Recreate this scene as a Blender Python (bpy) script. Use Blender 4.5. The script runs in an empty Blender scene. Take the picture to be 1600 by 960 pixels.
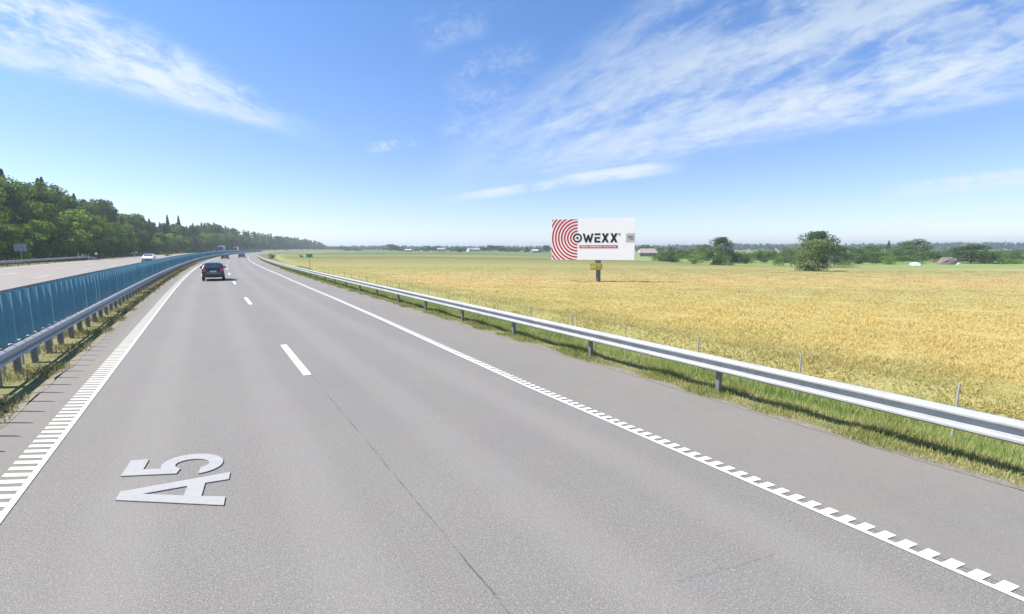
import bpy, bmesh, math, random
import numpy as np
from mathutils import Vector, Matrix

# ------------------------------------------------------------------ camera
TH = math.radians(32.7)            # the camera looks this far to the right of the road
FPX, HC, YH = 740.0, 2.91, 388.0   # focal length in photo pixels, eye height, horizon row
PIT = math.atan((480 - YH) / FPX)
sc = bpy.context.scene
col = sc.collection
cd = bpy.data.cameras.new('camera')
cd.sensor_fit = 'HORIZONTAL'; cd.sensor_width = 36.0
cd.lens = 36.0 * FPX / 1600.0
cd.clip_start = 0.1; cd.clip_end = 8000
cam = bpy.data.objects.new('camera', cd); col.objects.link(cam)
cam.location = (0, 0, HC)
cam.rotation_euler = (math.radians(90) - PIT, 0, -TH)
sc.camera = cam
F0 = np.array([math.sin(TH), math.cos(TH), 0.0])
RX = np.array([math.cos(TH), -math.sin(TH), 0.0])
FW = F0 * math.cos(PIT) + np.array([0, 0, -math.sin(PIT)])
UP = np.cross(RX, FW)

# ------------------------------------------------------------------ light and exposure
SUN_EL = math.radians(51.0)
SHA = math.radians(-33.0)          # direction in which shadows fall on the ground
SKY_STRENGTH = 0.07
SUN_STRENGTH = 4.4
sc.view_settings.view_transform = 'Standard'
sc.view_settings.look = 'None'
sc.view_settings.gamma = 1.0
sc.view_settings.use_curve_mapping = False
sc.view_settings.exposure = 0.95
to_sun = Vector((-math.cos(SHA) * math.cos(SUN_EL), -math.sin(SHA) * math.cos(SUN_EL), math.sin(SUN_EL)))
sl = bpy.data.lights.new('sun', 'SUN'); sl.energy = SUN_STRENGTH; sl.angle = math.radians(0.5); sl.color = (1.0, 0.955, 0.89)
so = bpy.data.objects.new('sun', sl); col.objects.link(so)
so.rotation_euler = (-to_sun).to_track_quat('-Z', 'Y').to_euler()
so.location = (-40, 40, 90)

sc.cycles.max_bounces = 6
sc.cycles.transparent_max_bounces = 8
sc.cycles.volume_bounces = 0


class NT:
    """small helper round a node tree"""
    def __init__(s, tree): s.t = tree
    def n(s, typ, **kw):
        nd = s.t.nodes.new(typ)
        for k, v in kw.items(): setattr(nd, k, v)
        return nd
    def link(s, a, b): s.t.links.new(a, b)
    def put(s, sock, v):
        if isinstance(v, bpy.types.NodeSocket): s.t.links.new(v, sock)
        elif isinstance(v, (tuple, list)) and len(v) == 3 and sock.type == 'RGBA': sock.default_value = (*v, 1)
        else: sock.default_value = v
    def math(s, op, a, b=0.0, c=None, clamp=False):
        m = s.n('ShaderNodeMath', operation=op); m.use_clamp = clamp
        s.put(m.inputs[0], a); s.put(m.inputs[1], b)
        if c is not None: s.put(m.inputs[2], c)
        return m.outputs[0]
    def mix(s, f, a, b, mode='MIX'):
        m = s.n('ShaderNodeMix', data_type='RGBA', blend_type=mode)
        s.put(m.inputs[0], f); s.put(m.inputs[6], a); s.put(m.inputs[7], b)
        return m.outputs[2]
    def noise(s, vec, scale, detail=3.0, rough=0.55, dist=0.0):
        m = s.n('ShaderNodeTexNoise'); s.put(m.inputs['Vector'], vec)
        m.inputs['Scale'].default_value = scale; m.inputs['Detail'].default_value = detail
        m.inputs['Roughness'].default_value = rough; m.inputs['Distortion'].default_value = dist
        return m.outputs['Fac']
    def range(s, v, a, b, c=0.0, d=1.0, smooth=False):
        m = s.n('ShaderNodeMapRange'); m.interpolation_type = 'SMOOTHSTEP' if smooth else 'LINEAR'
        s.put(m.inputs[0], v)
        for i, q in enumerate((a, b, c, d)): s.put(m.inputs[1 + i], q)
        return m.outputs[0]
    def comb(s, x, y, z=0.0):
        m = s.n('ShaderNodeCombineXYZ')
        for i, q in enumerate((x, y, z)): s.put(m.inputs[i], q)
        return m.outputs[0]
    def sep(s, v):
        m = s.n('ShaderNodeSeparateXYZ'); s.put(m.inputs[0], v); return m.outputs
    def dot(s, v, w):
        m = s.n('ShaderNodeVectorMath', operation='DOT_PRODUCT'); s.put(m.inputs[0], v); m.inputs[1].default_value = tuple(w)
        return m.outputs['Value']
    def ramp(s, v, stops, interp='LINEAR'):
        m = s.n('ShaderNodeValToRGB'); m.color_ramp.interpolation = interp
        e = m.color_ramp.elements
        while len(e) < len(stops): e.new(0.5)
        for i, (p, c) in enumerate(stops): e[i].position = p; e[i].color = (*c, 1)
        s.put(m.inputs[0], v); return m.outputs[0]


# ------------------------------------------------------------------ sky with cirrus streaks
world = bpy.data.worlds.new('World'); sc.world = world; world.use_nodes = True
W = NT(world.node_tree); world.node_tree.nodes.clear()
sky = W.n('ShaderNodeTexSky', sky_type='NISHITA')
sky.sun_disc = False
sky.sun_elevation = SUN_EL
sky.sun_rotation = math.atan2(to_sun.x, to_sun.y)
sky.altitude = 100; sky.air_density = 1.0; sky.dust_density = 0.25; sky.ozone_density = 2.0
tc = W.n('ShaderNodeTexCoord')
dirv = tc.outputs['Generated']
fx = W.math('MAXIMUM', W.dot(dirv, F0), 0.02)
cu = W.math('DIVIDE', W.dot(dirv, RX), fx)
cv = W.math('DIVIDE', W.sep(dirv)[2], fx)


def uv_of(px, py):
    d = FW + RX * (px - 800) / FPX + UP * (480 - py) / FPX
    return float(d @ RX) / float(d @ F0), float(d[2]) / float(d @ F0)


def streak(a, b, w0, w1, dens, seed, stretch=5.0, scale=9.0, lo=0.42, hi=0.72):
    """one field of cirrus lying along the direction a->b; the half-width runs from w0 to w1 (photo pixels)"""
    ua, va = uv_of(*a); ub, vb = uv_of(*b)
    L = math.hypot(ub - ua, vb - va); ex, ey = (ub - ua) / L, (vb - va) / L
    du = W.math('SUBTRACT', cu, ua); dv = W.math('SUBTRACT', cv, va)
    t = W.math('ADD', W.math('MULTIPLY', du, ex / L), W.math('MULTIPLY', dv, ey / L))       # 0..1 along
    n = W.math('ADD', W.math('MULTIPLY', du, -ey), W.math('MULTIPLY', dv, ex))
    hw = W.range(t, 0, 1, w0 / FPX, w1 / FPX)
    edge = W.range(W.math('ABSOLUTE', W.math('DIVIDE', n, hw)), 1.0, 0.25, 0, 1, True)
    ends = W.math('MULTIPLY', W.range(t, -0.12, 0.22, 0, 1, True), W.range(t, 1.12, 0.8, 0, 1, True))
    vec = W.comb(W.math('MULTIPLY', t, L / stretch), n, seed)
    big = W.noise(vec, scale, 8, 0.62, 0.35)
    fine = W.noise(W.comb(W.math('MULTIPLY', t, L / (stretch * 0.55)), n, seed + 7.3), scale * 3.6, 6, 0.65, 0.5)
    nn = W.math('ADD', W.math('MULTIPLY', big, 0.58), W.math('MULTIPLY', fine, 0.42))
    body = W.range(nn, lo, hi, 0, 1, True)
    return W.math('MULTIPLY', W.math('MULTIPLY', W.math('MULTIPLY', edge, ends), body), dens)


fields = [
    streak((-300, -110), (450, 190), 150, 26, 0.95, 1.0, 4.5, 10, 0.38, 0.62),
    streak((-200, 30), (430, 186), 40, 16, 0.6, 2.7, 6.0, 14, 0.38, 0.6),
    streak((740, 270), (1750, -90), 46, 230, 0.55, 4.1, 5.0, 9, 0.40, 0.62),
    streak((720, 262), (1360, -140), 50, 130, 0.36, 20.1, 5.0, 10, 0.40, 0.62),
    streak((790, 240), (1300, 60), 40, 70, 0.45, 21.4, 6.0, 12, 0.42, 0.6),
    streak((770, 260), (1560, 50), 50, 110, 0.5, 5.6, 6.0, 8, 0.4, 0.62),
    streak((800, 262), (1640, 128), 30, 26, 0.6, 6.9, 8.0, 14, 0.42, 0.60),
    streak((1080, 205), (1640, 70), 26, 50, 0.8, 8.2, 6.0, 11, 0.38, 0.58),
    streak((705, 311), (1050, 262), 9, 13, 0.85, 9.4, 7.0, 14, 0.34, 0.54),
    streak((880, 278), (1030, 258), 6, 8, 0.7, 10.2, 6.0, 14, 0.3, 0.5),
    streak((690, 250), (860, 70), 75, 65, 0.0, 11.7, 1.6, 16, 0.42, 0.64),
    streak((690, 120), (840, 85), 34, 34, 0.22, 22.0, 2.2, 20, 0.42, 0.62),
    streak((700, 165), (810, 150), 32, 32, 0.25, 23.0, 2.2, 20, 0.42, 0.62),
    streak((690, 215), (800, 195), 34, 32, 0.25, 24.0, 2.2, 20, 0.42, 0.62),
    streak((650, 60), (760, 30), 34, 32, 0.2, 25.0, 2.2, 20, 0.42, 0.62),
    streak((640, 60), (800, -30), 50, 60, 0.08, 12.1, 2.2, 14, 0.44, 0.64),
    streak((1400, 298), (1720, 268), 14, 24, 0.95, 13.3, 6.0, 16, 0.34, 0.54),
    streak((1380, 330), (1700, 322), 24, 26, 0.4, 14.8, 7.0, 12, 0.42, 0.62),
    streak((575, 232), (650, 222), 10, 9, 0.5, 15.5, 1.6, 30, 0.42, 0.6),
    streak((1060, 322), (1300, 326), 10, 8, 0.35, 16.5, 6.0, 18, 0.4, 0.6),
]
cov = fields[0]
for q in fields[1:]:
    cov = W.math('SUBTRACT', 1.0, W.math('MULTIPLY', W.math('SUBTRACT', 1.0, cov), W.math('SUBTRACT', 1.0, q)))
front = W.math('GREATER_THAN', W.dot(dirv, F0), 0.05)
cov = W.math('MULTIPLY', cov, front)
cov = W.math('MULTIPLY', cov, W.range(W.sep(dirv)[2], 0.0, 0.05, 0, 1))
skyc = W.mix(1.0, sky.outputs[0], W.ramp(W.sep(dirv)[2], [(0.0, (1.12, 1.22, 1.5)), (0.06, (1.06, 1.10, 1.4)), (0.16, (0.98, 1.07, 1.4)), (0.45, (0.84, 1.15, 1.5))]), 'MULTIPLY')
CLOUD = (6.2, 6.9, 7.4)
skyc = W.mix(cov, skyc, CLOUD)
bg = W.n('ShaderNodeBackground'); W.link(skyc, bg.inputs[0]); bg.inputs[1].default_value = SKY_STRENGTH
wo = W.n('ShaderNodeOutputWorld'); W.link(bg.outputs[0], wo.inputs[0])

# ------------------------------------------------------------------ general helpers
RAD, S0 = 1880.0, 30.0             # the road runs straight, then bends right on this radius


def path(s, lat):
    if s <= S0: return lat, s
    k = (s - S0) / RAD
    return RAD * (1 - math.cos(k)) + lat * math.cos(k), S0 + RAD * math.sin(k) - lat * math.sin(k)


def path_np(s, lat):
    s = np.asarray(s, float); lat = np.asarray(lat, float)
    k = np.maximum(s - S0, 0) / RAD
    x = RAD * (1 - np.cos(k)) + lat * np.cos(k)
    y = np.where(s <= S0, s, S0 + RAD * np.sin(k) - lat * np.sin(k))
    return x, y


def heading(s): return -max(s - S0, 0) / RAD      # z rotation of the road direction


def lat_of(x, y):
    x = np.asarray(x, float); y = np.asarray(y, float)
    return np.where(y <= S0, x, RAD - np.hypot(x - RAD, y - S0))


PROF = np.array([(-4000, 0.0), (-60, 0.5), (-30, 0.32), (-24, 0.38), (-22.6, 0.43), (-7.4, 0.43), (-6.9, 0.37),
                 (-5.2, -0.04), (-3.8, -0.05), (-3.0, -0.02), (8.1, -0.02), (9.1, -0.06), (12.6, -1.22), (14.6, -1.3), (4000, -1.3)])


def gz(x, y):
    """height of the land"""
    x = np.asarray(x, float); y = np.asarray(y, float)
    lat = lat_of(x, y)
    z = np.interp(lat, PROF[:, 0], PROF[:, 1])
    u = x * RX[0] + y * RX[1]; v = x * F0[0] + y * F0[1]
    dip = np.clip((lat - 20) / 60, 0, 1)
    side = np.clip((u + 40) / 120, 0, 1)
    z = z - 1.6 * dip * side * np.clip((v - 40) / 110, 0, 1) + np.clip((v - 300) / 900, 0, 1) * 1.4 * side
    z = z + np.sin(x * 0.021 + 1) * np.sin(y * 0.017) * 0.22 * np.clip((lat - 30) / 60, 0, 1)
    return z


def ground_at(x, y): return float(gz(x, y))


def tag(o, label=None, cat=None, group=None, kind=None):
    if label: o['label'] = label
    if cat: o['category'] = cat
    if group: o['group'] = group
    if kind: o['kind'] = kind
    return o


def empty(name, loc=(0, 0, 0), rz=0.0):
    o = bpy.data.objects.new(name, None); o.empty_display_size = 0.3
    o.location = loc; o.rotation_euler = (0, 0, rz); col.objects.link(o); return o


def mesh_np(name, verts, faces, mat=None, parent=None, smooth=False, colv=None, uv=None):
    """faces: (n,k) int array (all the same size) or list of lists"""
    me = bpy.data.meshes.new(name)
    verts = np.asarray(verts, np.float32)
    if isinstance(faces, np.ndarray):
        n, k = faces.shape
        me.vertices.add(len(verts)); me.vertices.foreach_set('co', verts.ravel())
        me.loops.add(n * k); me.loops.foreach_set('vertex_index', faces.astype(np.int32).ravel())
        me.polygons.add(n)
        me.polygons.foreach_set('loop_start', np.arange(0, n * k, k, dtype=np.int32))
        me.polygons.foreach_set('loop_total', np.full(n, k, np.int32))
        me.update(calc_edges=True)
    else:
        me.from_pydata([tuple(map(float, v)) for v in verts], [], faces)
    if uv is not None:
        l = me.uv_layers.new(name='UVMap')
        idx = np.zeros(len(me.loops), np.int32); me.loops.foreach_get('vertex_index', idx)
        l.data.foreach_set('uv', np.asarray(uv, np.float32)[idx].ravel())
    if colv is not None:
        a = me.attributes.new('tint', 'FLOAT', 'POINT')
        a.data.foreach_set('value', np.asarray(colv, np.float32))
    if mat: me.materials.append(mat)
    me.polygons.foreach_set('use_smooth', [smooth] * len(me.polygons))
    me.validate()
    o = bpy.data.objects.new(name, me); col.objects.link(o)
    if parent: o.parent = parent
    return o


class MB:
    """collects primitives and links them as ONE mesh object"""
    def __init__(s): s.v = []; s.f = []
    def add(s, vs, fs):
        b = len(s.v); s.v += [tuple(v) for v in vs]; s.f += [[i + b for i in f] for f in fs]; return s
    def box(s, c, d, rz=0.0, taper=1.0):
        x, y, z = d[0] / 2, d[1] / 2, d[2] / 2; t = taper
        vs = [(-x, -y, -z), (x, -y, -z), (x, y, -z), (-x, y, -z), (-x * t, -y * t, z), (x * t, -y * t, z), (x * t, y * t, z), (-x * t, y * t, z)]
        cr, sr = math.cos(rz), math.sin(rz)
        vs = [(c[0] + a * cr - b * sr, c[1] + a * sr + b * cr, c[2] + h) for a, b, h in vs]
        return s.add(vs, [(3, 2, 1, 0), (4, 5, 6, 7), (0, 1, 5, 4), (1, 2, 6, 5), (2, 3, 7, 6), (3, 0, 4, 7)])
    def tube(s, a, b, r0, r1=None, n=8, caps=True):
        r1 = r0 if r1 is None else r1
        a = Vector(a); b = Vector(b); d = (b - a).normalized()
        u = d.orthogonal().normalized(); w = d.cross(u)
        vs = []
        for p, r in ((a, r0), (b, r1)):
            for i in range(n):
                t = 2 * math.pi * i / n; vs.append(p + u * (r * math.cos(t)) + w * (r * math.sin(t)))
        fs = [(i, (i + 1) % n, n + (i + 1) % n, n + i) for i in range(n)]
        if caps: fs += [tuple(range(n))[::-1], tuple(range(n, 2 * n))]
        return s.add(vs, fs)
    def prism(s, pts, z0, z1):
        """outline in the xy plane, extruded"""
        n = len(pts)
        vs = [(x, y, z0) for x, y in pts] + [(x, y, z1) for x, y in pts]
        fs = [tuple(range(n))[::-1], tuple(range(n, 2 * n))] + [(i, (i + 1) % n, n + (i + 1) % n, n + i) for i in range(n)]
        return s.add(vs, fs)
    def build(s, name, mat, parent=None, bevel=0.0, smooth=False):
        me = bpy.data.meshes.new(name); me.from_pydata(s.v, [], s.f)
        bm = bmesh.new(); bm.from_mesh(me)
        bmesh.ops.recalc_face_normals(bm, faces=bm.faces)
        if bevel > 0: bmesh.ops.bevel(bm, geom=list(bm.edges), offset=bevel, segments=2, affect='EDGES', profile=0.6)
        bm.to_mesh(me); bm.free()
        if mat: me.materials.append(mat)
        if smooth:
            me.polygons.foreach_set('use_smooth', [True] * len(me.polygons))
        o = bpy.data.objects.new(name, me); col.objects.link(o)
        if parent: o.parent = parent
        return o


def copy_tree(o, parent=None):
    c = o.copy(); col.objects.link(c); c.parent = parent
    for ch in [q for q in KIDS.get(o.name, o.children)]: copy_tree(ch, c)
    return c


KIDS = {}

# ------------------------------------------------------------------ materials
def new_mat(name):
    m = bpy.data.materials.new(name); m.use_nodes = True
    t = NT(m.node_tree); b = m.node_tree.nodes['Principled BSDF']
    return m, t, b


def simple(name, c, rough=0.5, metal=0.0, var=0.12, scale=6.0, coat=0.0, bump=0.0):
    m, t, b = new_mat(name)
    ob = t.n('ShaderNodeTexCoord').outputs['Object']
    n = t.noise(ob, scale, 4)
    c2 = tuple(max(0, q * (1 - var)) for q in c); c1 = tuple(min(1, q * (1 + var)) for q in c)
    t.link(t.mix(t.range(n, 0.3, 0.7), c2, c1), b.inputs['Base Color'])
    b.inputs['Roughness'].default_value = rough; b.inputs['Metallic'].default_value = metal
    if coat: b.inputs['Coat Weight'].default_value = coat; b.inputs['Coat Roughness'].default_value = 0.05
    if bump:
        bp_ = t.n('ShaderNodeBump'); bp_.inputs['Distance'].default_value = bump; t.link(t.noise(ob, scale * 8, 3), bp_.inputs['Height'])
        t.link(bp_.outputs[0], b.inputs['Normal'])
    return m


def asphalt(name, base, warm, speck=1.0, tracks=True):
    m, t, b = new_mat(name)
    tc_ = t.n('ShaderNodeTexCoord'); ob = tc_.outputs['Object']
    uvs = t.sep(tc_.outputs['UV']); lat, s = uvs[0], uvs[1]
    big = t.noise(t.comb(t.math('MULTIPLY', lat, 1.0), t.math('MULTIPLY', s, 0.35)), 0.45, 4, 0.6)
    col1 = t.mix(t.range(big, 0.3, 0.7), tuple(q * 0.93 for q in base), tuple(q * w for q, w in zip(base, warm)))
    med = t.noise(ob, 5.0, 5, 0.7)
    col1 = t.mix(t.range(med, 0.25, 0.75, 0.0, 0.16), col1, tuple(q * 1.5 for q in base))
    g1 = t.noise(ob, 62.0, 2, 0.6)
    col1 = t.mix(t.range(g1, 0.52, 0.66, 0, 0.55 * speck), col1, tuple(q * 1.95 for q in base))
    g2 = t.noise(ob, 85.0, 2, 0.6)
    col1 = t.mix(t.range(g2, 0.53, 0.66, 0, 0.75 * speck), col1, tuple(q * 0.42 for q in base))
    # a few rare pale chips
    v = t.n('ShaderNodeTexVoronoi'); v.inputs['Scale'].default_value = 16.0; t.link(ob, v.inputs['Vector'])
    chip = t.math('LESS_THAN', v.outputs['Distance'], 0.085)
    col1 = t.mix(t.math('MULTIPLY', chip, 0.4 * speck), col1, (0.5, 0.5, 0.48))
    g3 = t.noise(ob, 24.0, 4, 0.75)
    col1 = t.mix(t.range(g3, 0.40, 0.62, 0, 0.30 * speck), col1, tuple(q * 0.66 for q in base))
    tone = t.n('ShaderNodeTexNoise'); t.link(ob, tone.inputs['Vector']); tone.inputs['Scale'].default_value = 1.1
    col1 = t.mix(0.04, col1, t.mix(1.0, tone.outputs['Color'], (0.42, 0.40, 0.38), 'MULTIPLY'))
    if tracks:
        # polished wheel tracks: slightly paler bands
        for c0 in (-0.95, 0.85, 2.9, 4.6):
            wob = t.math('ADD', lat, t.math('MULTIPLY', t.math('SUBTRACT', t.noise(t.comb(0, s), 0.06, 2), 0.5), 0.5))
            band = t.range(t.math('ABSOLUTE', t.math('SUBTRACT', wob, c0)), 0.55, 0.1, 0, 0.2, True)
            col1 = t.mix(band, col1, tuple(q * 1.45 for q in base))
        # joint between the two paving runs, broken here and there
        wob = t.math('ADD', lat, t.math('MULTIPLY', t.math('SUBTRACT', t.noise(t.comb(0, s), 1.3, 4, 0.7), 0.5), 0.05))
        ln = t.range(t.math('ABSOLUTE', t.math('SUBTRACT', wob, 1.86)), 0.013, 0.005, 0, 1)
        brk = t.range(t.noise(t.comb(3.3, s), 1.6, 4, 0.7), 0.42, 0.60, 0.05, 0.62)
        nearf = t.range(s, 6, 30, 1.0, 0.4)
        col1 = t.mix(t.math('MULTIPLY', t.math('MULTIPLY', ln, brk), nearf), col1, (0.035, 0.033, 0.03))
        # faint crack running across the right lane
        c_s = t.math('ADD', t.math('ADD', s, t.math('MULTIPLY', lat, 0.25)), t.math('MULTIPLY', t.noise(ob, 2.6, 5, 0.75), 0.28))
        ln2 = t.range(t.math('ABSOLUTE', t.math('SUBTRACT', c_s, 3.40)), 0.012, 0.003, 0, 0.3)
        side = t.math('MULTIPLY', t.math('GREATER_THAN', lat, 3.3), t.math('LESS_THAN', lat, 4.4))
        col1 = t.mix(t.math('MULTIPLY', ln2, side), col1, (0.05, 0.05, 0.05))
    t.link(col1, b.inputs['Base Color'])
    b.inputs['Roughness'].default_value = 0.8
    b.inputs['Specular IOR Level'].default_value = 0.35
    bp_ = t.n('ShaderNodeBump'); bp_.inputs['Distance'].default_value = 0.006; bp_.inputs['Strength'].default_value = 0.7
    t.link(g1, bp_.inputs['Height']); t.link(bp_.outputs[0], b.inputs['Normal'])
    return m


M = {}
M['asphalt'] = asphalt('asphalt', (0.199, 0.186, 0.166), (1.1, 1.08, 1.06), 1.3)
M['shoulder'] = asphalt('shoulder_asphalt', (0.194, 0.181, 0.158), (1.12, 1.08, 1.05), 0.45, False)
M['old_asphalt'] = asphalt('far_asphalt', (0.255, 0.225, 0.195), (1.12, 1.08, 1.04), 0.5, False)


def paint(name, c, wear=0.35):
    m, t, b = new_mat(name)
    ob = t.n('ShaderNodeTexCoord').outputs['Object']
    n1 = t.noise(ob, 7.0, 5, 0.7); n2 = t.noise(ob, 60.0, 3, 0.7)
    f = t.math('ADD', t.math('MULTIPLY', n1, 0.5), t.math('MULTIPLY', n2, 0.5))
    c1 = t.mix(t.range(f, 0.55, 0.68, 0, wear), c, (0.3, 0.29, 0.28))
    c1 = t.mix(t.range(n1, 0.35, 0.65, 0, 0.15), c1, tuple(q * 0.8 for q in c))
    t.link(c1, b.inputs['Base Color']); b.inputs['Roughness'].default_value = 0.6
    return m


M['paint'] = paint('road_paint', (0.64, 0.64, 0.62), 0.6)
M['paint_cream'] = paint('aged_road_paint', (0.60, 0.575, 0.48), 0.6)
M['letter'] = simple('letter_paint', (0.36, 0.355, 0.345), 1.0, 0, 0.05, 12)
M['letter'].node_tree.nodes['Principled BSDF'].inputs['Specular IOR Level'].default_value = 0.05


def galvanised(name, c, rough):
    m, t, b = new_mat(name)
    ob = t.n('ShaderNodeTexCoord').outputs['Object']
    n = t.noise(ob, 3.0, 5, 0.7); n2 = t.noise(ob, 30, 3)
    t.link(t.mix(t.range(n, 0.3, 0.7), tuple(q * 0.82 for q in c), tuple(min(1, q * 1.1) for q in c)), b.inputs['Base Color'])
    b.inputs['Metallic'].default_value = 0.12
    t.link(t.range(n2, 0.3, 0.7, rough - 0.08, rough + 0.1), b.inputs['Roughness'])
    return m


M['galv'] = galvanised('galvanised_steel', (0.37, 0.38, 0.375), 0.55)
M['galv_dark'] = galvanised('weathered_steel', (0.19, 0.19, 0.19), 0.55)
M['blade'] = simple('blue_blade_plastic', (0.09, 0.26, 0.335), 0.7, 0.0, 0.14, 1.3)
t_ = NT(M['blade'].node_tree); b_ = M['blade'].node_tree.nodes['Principled BSDF']
src = b_.inputs['Base Color'].links[0].from_socket      # every blade faded and dusty to its own degree
rnd = t_.n('ShaderNodeObjectInfo').outputs['Random']
zz = t_.sep(t_.n('ShaderNodeTexCoord').outputs['Object'])[2]
dust = t_.math('ADD', t_.math('MULTIPLY', rnd, 0.16), t_.range(t_.math('ADD', zz, t_.math('MULTIPLY', t_.noise(t_.n('ShaderNodeTexCoord').outputs['Object'], 9, 4), 0.5)), 1.25, 0.75, 0.0, 0.28))
c_ = t_.mix(dust, src, (0.24, 0.32, 0.34))
t_.link(t_.mix(t_.range(rnd, 0, 1, 0, 0.35), c_, (0.05, 0.21, 0.33)), b_.inputs['Base Color'])
M['wire'] = simple('fence_wire', (0.42, 0.43, 0.42), 0.5, 0.5)
M['fence_post'] = simple('fence_post_steel', (0.33, 0.345, 0.33), 0.8, 0.0)


def land_mat(name, near_grass=False):
    """verge and median: short dry grass on soil"""
    m, t, b = new_mat(name)
    tc_ = t.n('ShaderNodeTexCoord'); ob = tc_.outputs['Object']
    n1 = t.noise(ob, 0.7, 5, 0.65); n2 = t.noise(ob, 6.0, 5, 0.7); n3 = t.noise(ob, 35.0, 3, 0.7)
    c1 = t.mix(t.range(n1, 0.35, 0.65), (0.27, 0.25, 0.11), (0.16, 0.20, 0.06))
    c1 = t.mix(t.range(n2, 0.35, 0.7, 0, 0.7), c1, (0.24, 0.20, 0.12))
    c1 = t.mix(t.range(n3, 0.45, 0.7, 0, 0.5), c1, (0.06, 0.075, 0.02))
    t.link(c1, b.inputs['Base Color']); b.inputs['Roughness'].default_value = 0.95
    b.inputs['Specular IOR Level'].default_value = 0.1
    bp_ = t.n('ShaderNodeBump'); bp_.inputs['Distance'].default_value = 0.05
    t.link(n2, bp_.inputs['Height']); t.link(bp_.outputs[0], b.inputs['Normal'])
    return m


M['verge'] = land_mat('verge_grass_soil')
M['grit'] = simple('grit', (0.25, 0.215, 0.165), 0.95, 0, 0.25, 9.0, bump=0.02)


def field_colour(t, pos):
    """colours of the crop parcels, read from the position on the land"""
    u = t.dot(pos, RX); v = t.dot(pos, F0)
    w = t.math('MULTIPLY', t.math('SUBTRACT', t.noise(t.comb(t.math('MULTIPLY', u, 0.35), v), 0.02, 3), 0.5), 26)
    vv = t.math('ADD', v, w)
    # distance bands of the parcels
    K = 1 / 900.0
    straw = (0.62, 0.49, 0.19); tan = (0.60, 0.43, 0.205); khaki = (0.47, 0.41, 0.185)
    green = (0.22, 0.26, 0.105); pale = (0.36, 0.36, 0.19); dgreen = (0.16, 0.205, 0.085)
    c = t.ramp(t.math('MULTIPLY', vv, K), [(0, (0.58, 0.48, 0.20)), (24 * K, (0.58, 0.48, 0.20)), (30 * K, (0.55, 0.465, 0.20)), (38 * K, (0.50, 0.44, 0.19)), (50 * K, (0.56, 0.435, 0.21)),
                                           (64 * K, (0.51, 0.42, 0.205)), (84 * K, (0.38, 0.36, 0.165)), (120 * K, (0.31, 0.29, 0.135)), (146 * K, (0.27, 0.26, 0.12)), (172 * K, (0.24, 0.24, 0.11)),
                                           (180 * K, (0.17, 0.21, 0.085)), (205 * K, (0.17, 0.21, 0.085)), (209 * K, (0.25, 0.26, 0.135)), (270 * K, (0.25, 0.26, 0.135)), (278 * K, (0.14, 0.18, 0.08)),
                                           (560 * K, (0.13, 0.17, 0.075))])
    mead = t.math('MULTIPLY', t.range(t.math('ADD', u, w), 45, 60, 0, 0.85, True), t.range(vv, 124, 134, 0, 1))
    c = t.mix(mead, c, (0.20, 0.255, 0.09))
    # left part, closer to the road: rustier
    lf = t.range(u, -10, -75, 0, 1, True)
    vfar = t.range(v, 60, 140, 1, 0)
    c = t.mix(t.math('MULTIPLY', lf, t.math('MULTIPLY', vfar, 0.35)), c, (0.55, 0.38, 0.19))
    n1 = t.noise(t.comb(t.math('MULTIPLY', u, 0.22), v), 0.14, 5, 0.65)
    c = t.mix(t.range(n1, 0.50, 0.70, 0, 0.55), c, (0.33, 0.36, 0.14))
    n2 = t.noise(t.comb(t.math('MULTIPLY', u, 0.3), v, 5.0), 0.5, 5, 0.7)
    c = t.mix(t.math('MULTIPLY', t.range(n2, 0.5, 0.75, 0, 0.3), t.range(v, 60, 120, 1, 0)), c, (0.62, 0.50, 0.24))
    px_ = t.sep(pos)
    bend = t.math('MAXIMUM', t.math('SUBTRACT', px_[1], 30.0), 0.0)
    lt = t.math('SUBTRACT', px_[0], t.math('DIVIDE', t.math('MULTIPLY', bend, bend), 3760.0))
    lt = t.math('ADD', lt, t.math('MULTIPLY', t.math('SUBTRACT', t.noise(pos, 0.25, 4, 0.7), 0.5), 9.0))
    c = t.mix(t.range(lt, 21.0, 14.8, 0, 0.8, True), c, (0.33, 0.33, 0.14))
    return c, v


m, t, b = new_mat('field_ground')
pos = t.n('ShaderNodeNewGeometry').outputs['Position']
c, v = field_colour(t, pos)
t.link(c, b.inputs['Base Color']); b.inputs['Roughness'].default_value = 1.0; b.inputs['Specular IOR Level'].default_value = 0.0
M['field'] = m

m, t, b = new_mat('wheat_canopy')
pos = t.n('ShaderNodeNewGeometry').outputs['Position']
c, v = field_colour(t, pos)
n = t.noise(pos, 3.5, 5, 0.75)
nearf = t.range(v, 20, 90, 1.0, 0.3)
c = t.mix(t.math('MULTIPLY', t.range(n, 0.42, 0.62, 0, 0.35), nearf), c, (0.34, 0.31, 0.12))
c = t.mix(1.0, c, (0.82, 0.80, 0.76), 'MULTIPLY')
t.link(c, b.inputs['Base Color']); b.inputs['Roughness'].default_value = 1.0; b.inputs['Specular IOR Level'].default_value = 0.0
bp_ = t.n('ShaderNodeBump'); bp_.inputs['Distance'].default_value = 0.12; t.link(n, bp_.inputs['Height']); t.link(bp_.outputs[0], b.inputs['Normal'])
M['canopy'] = m


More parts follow.
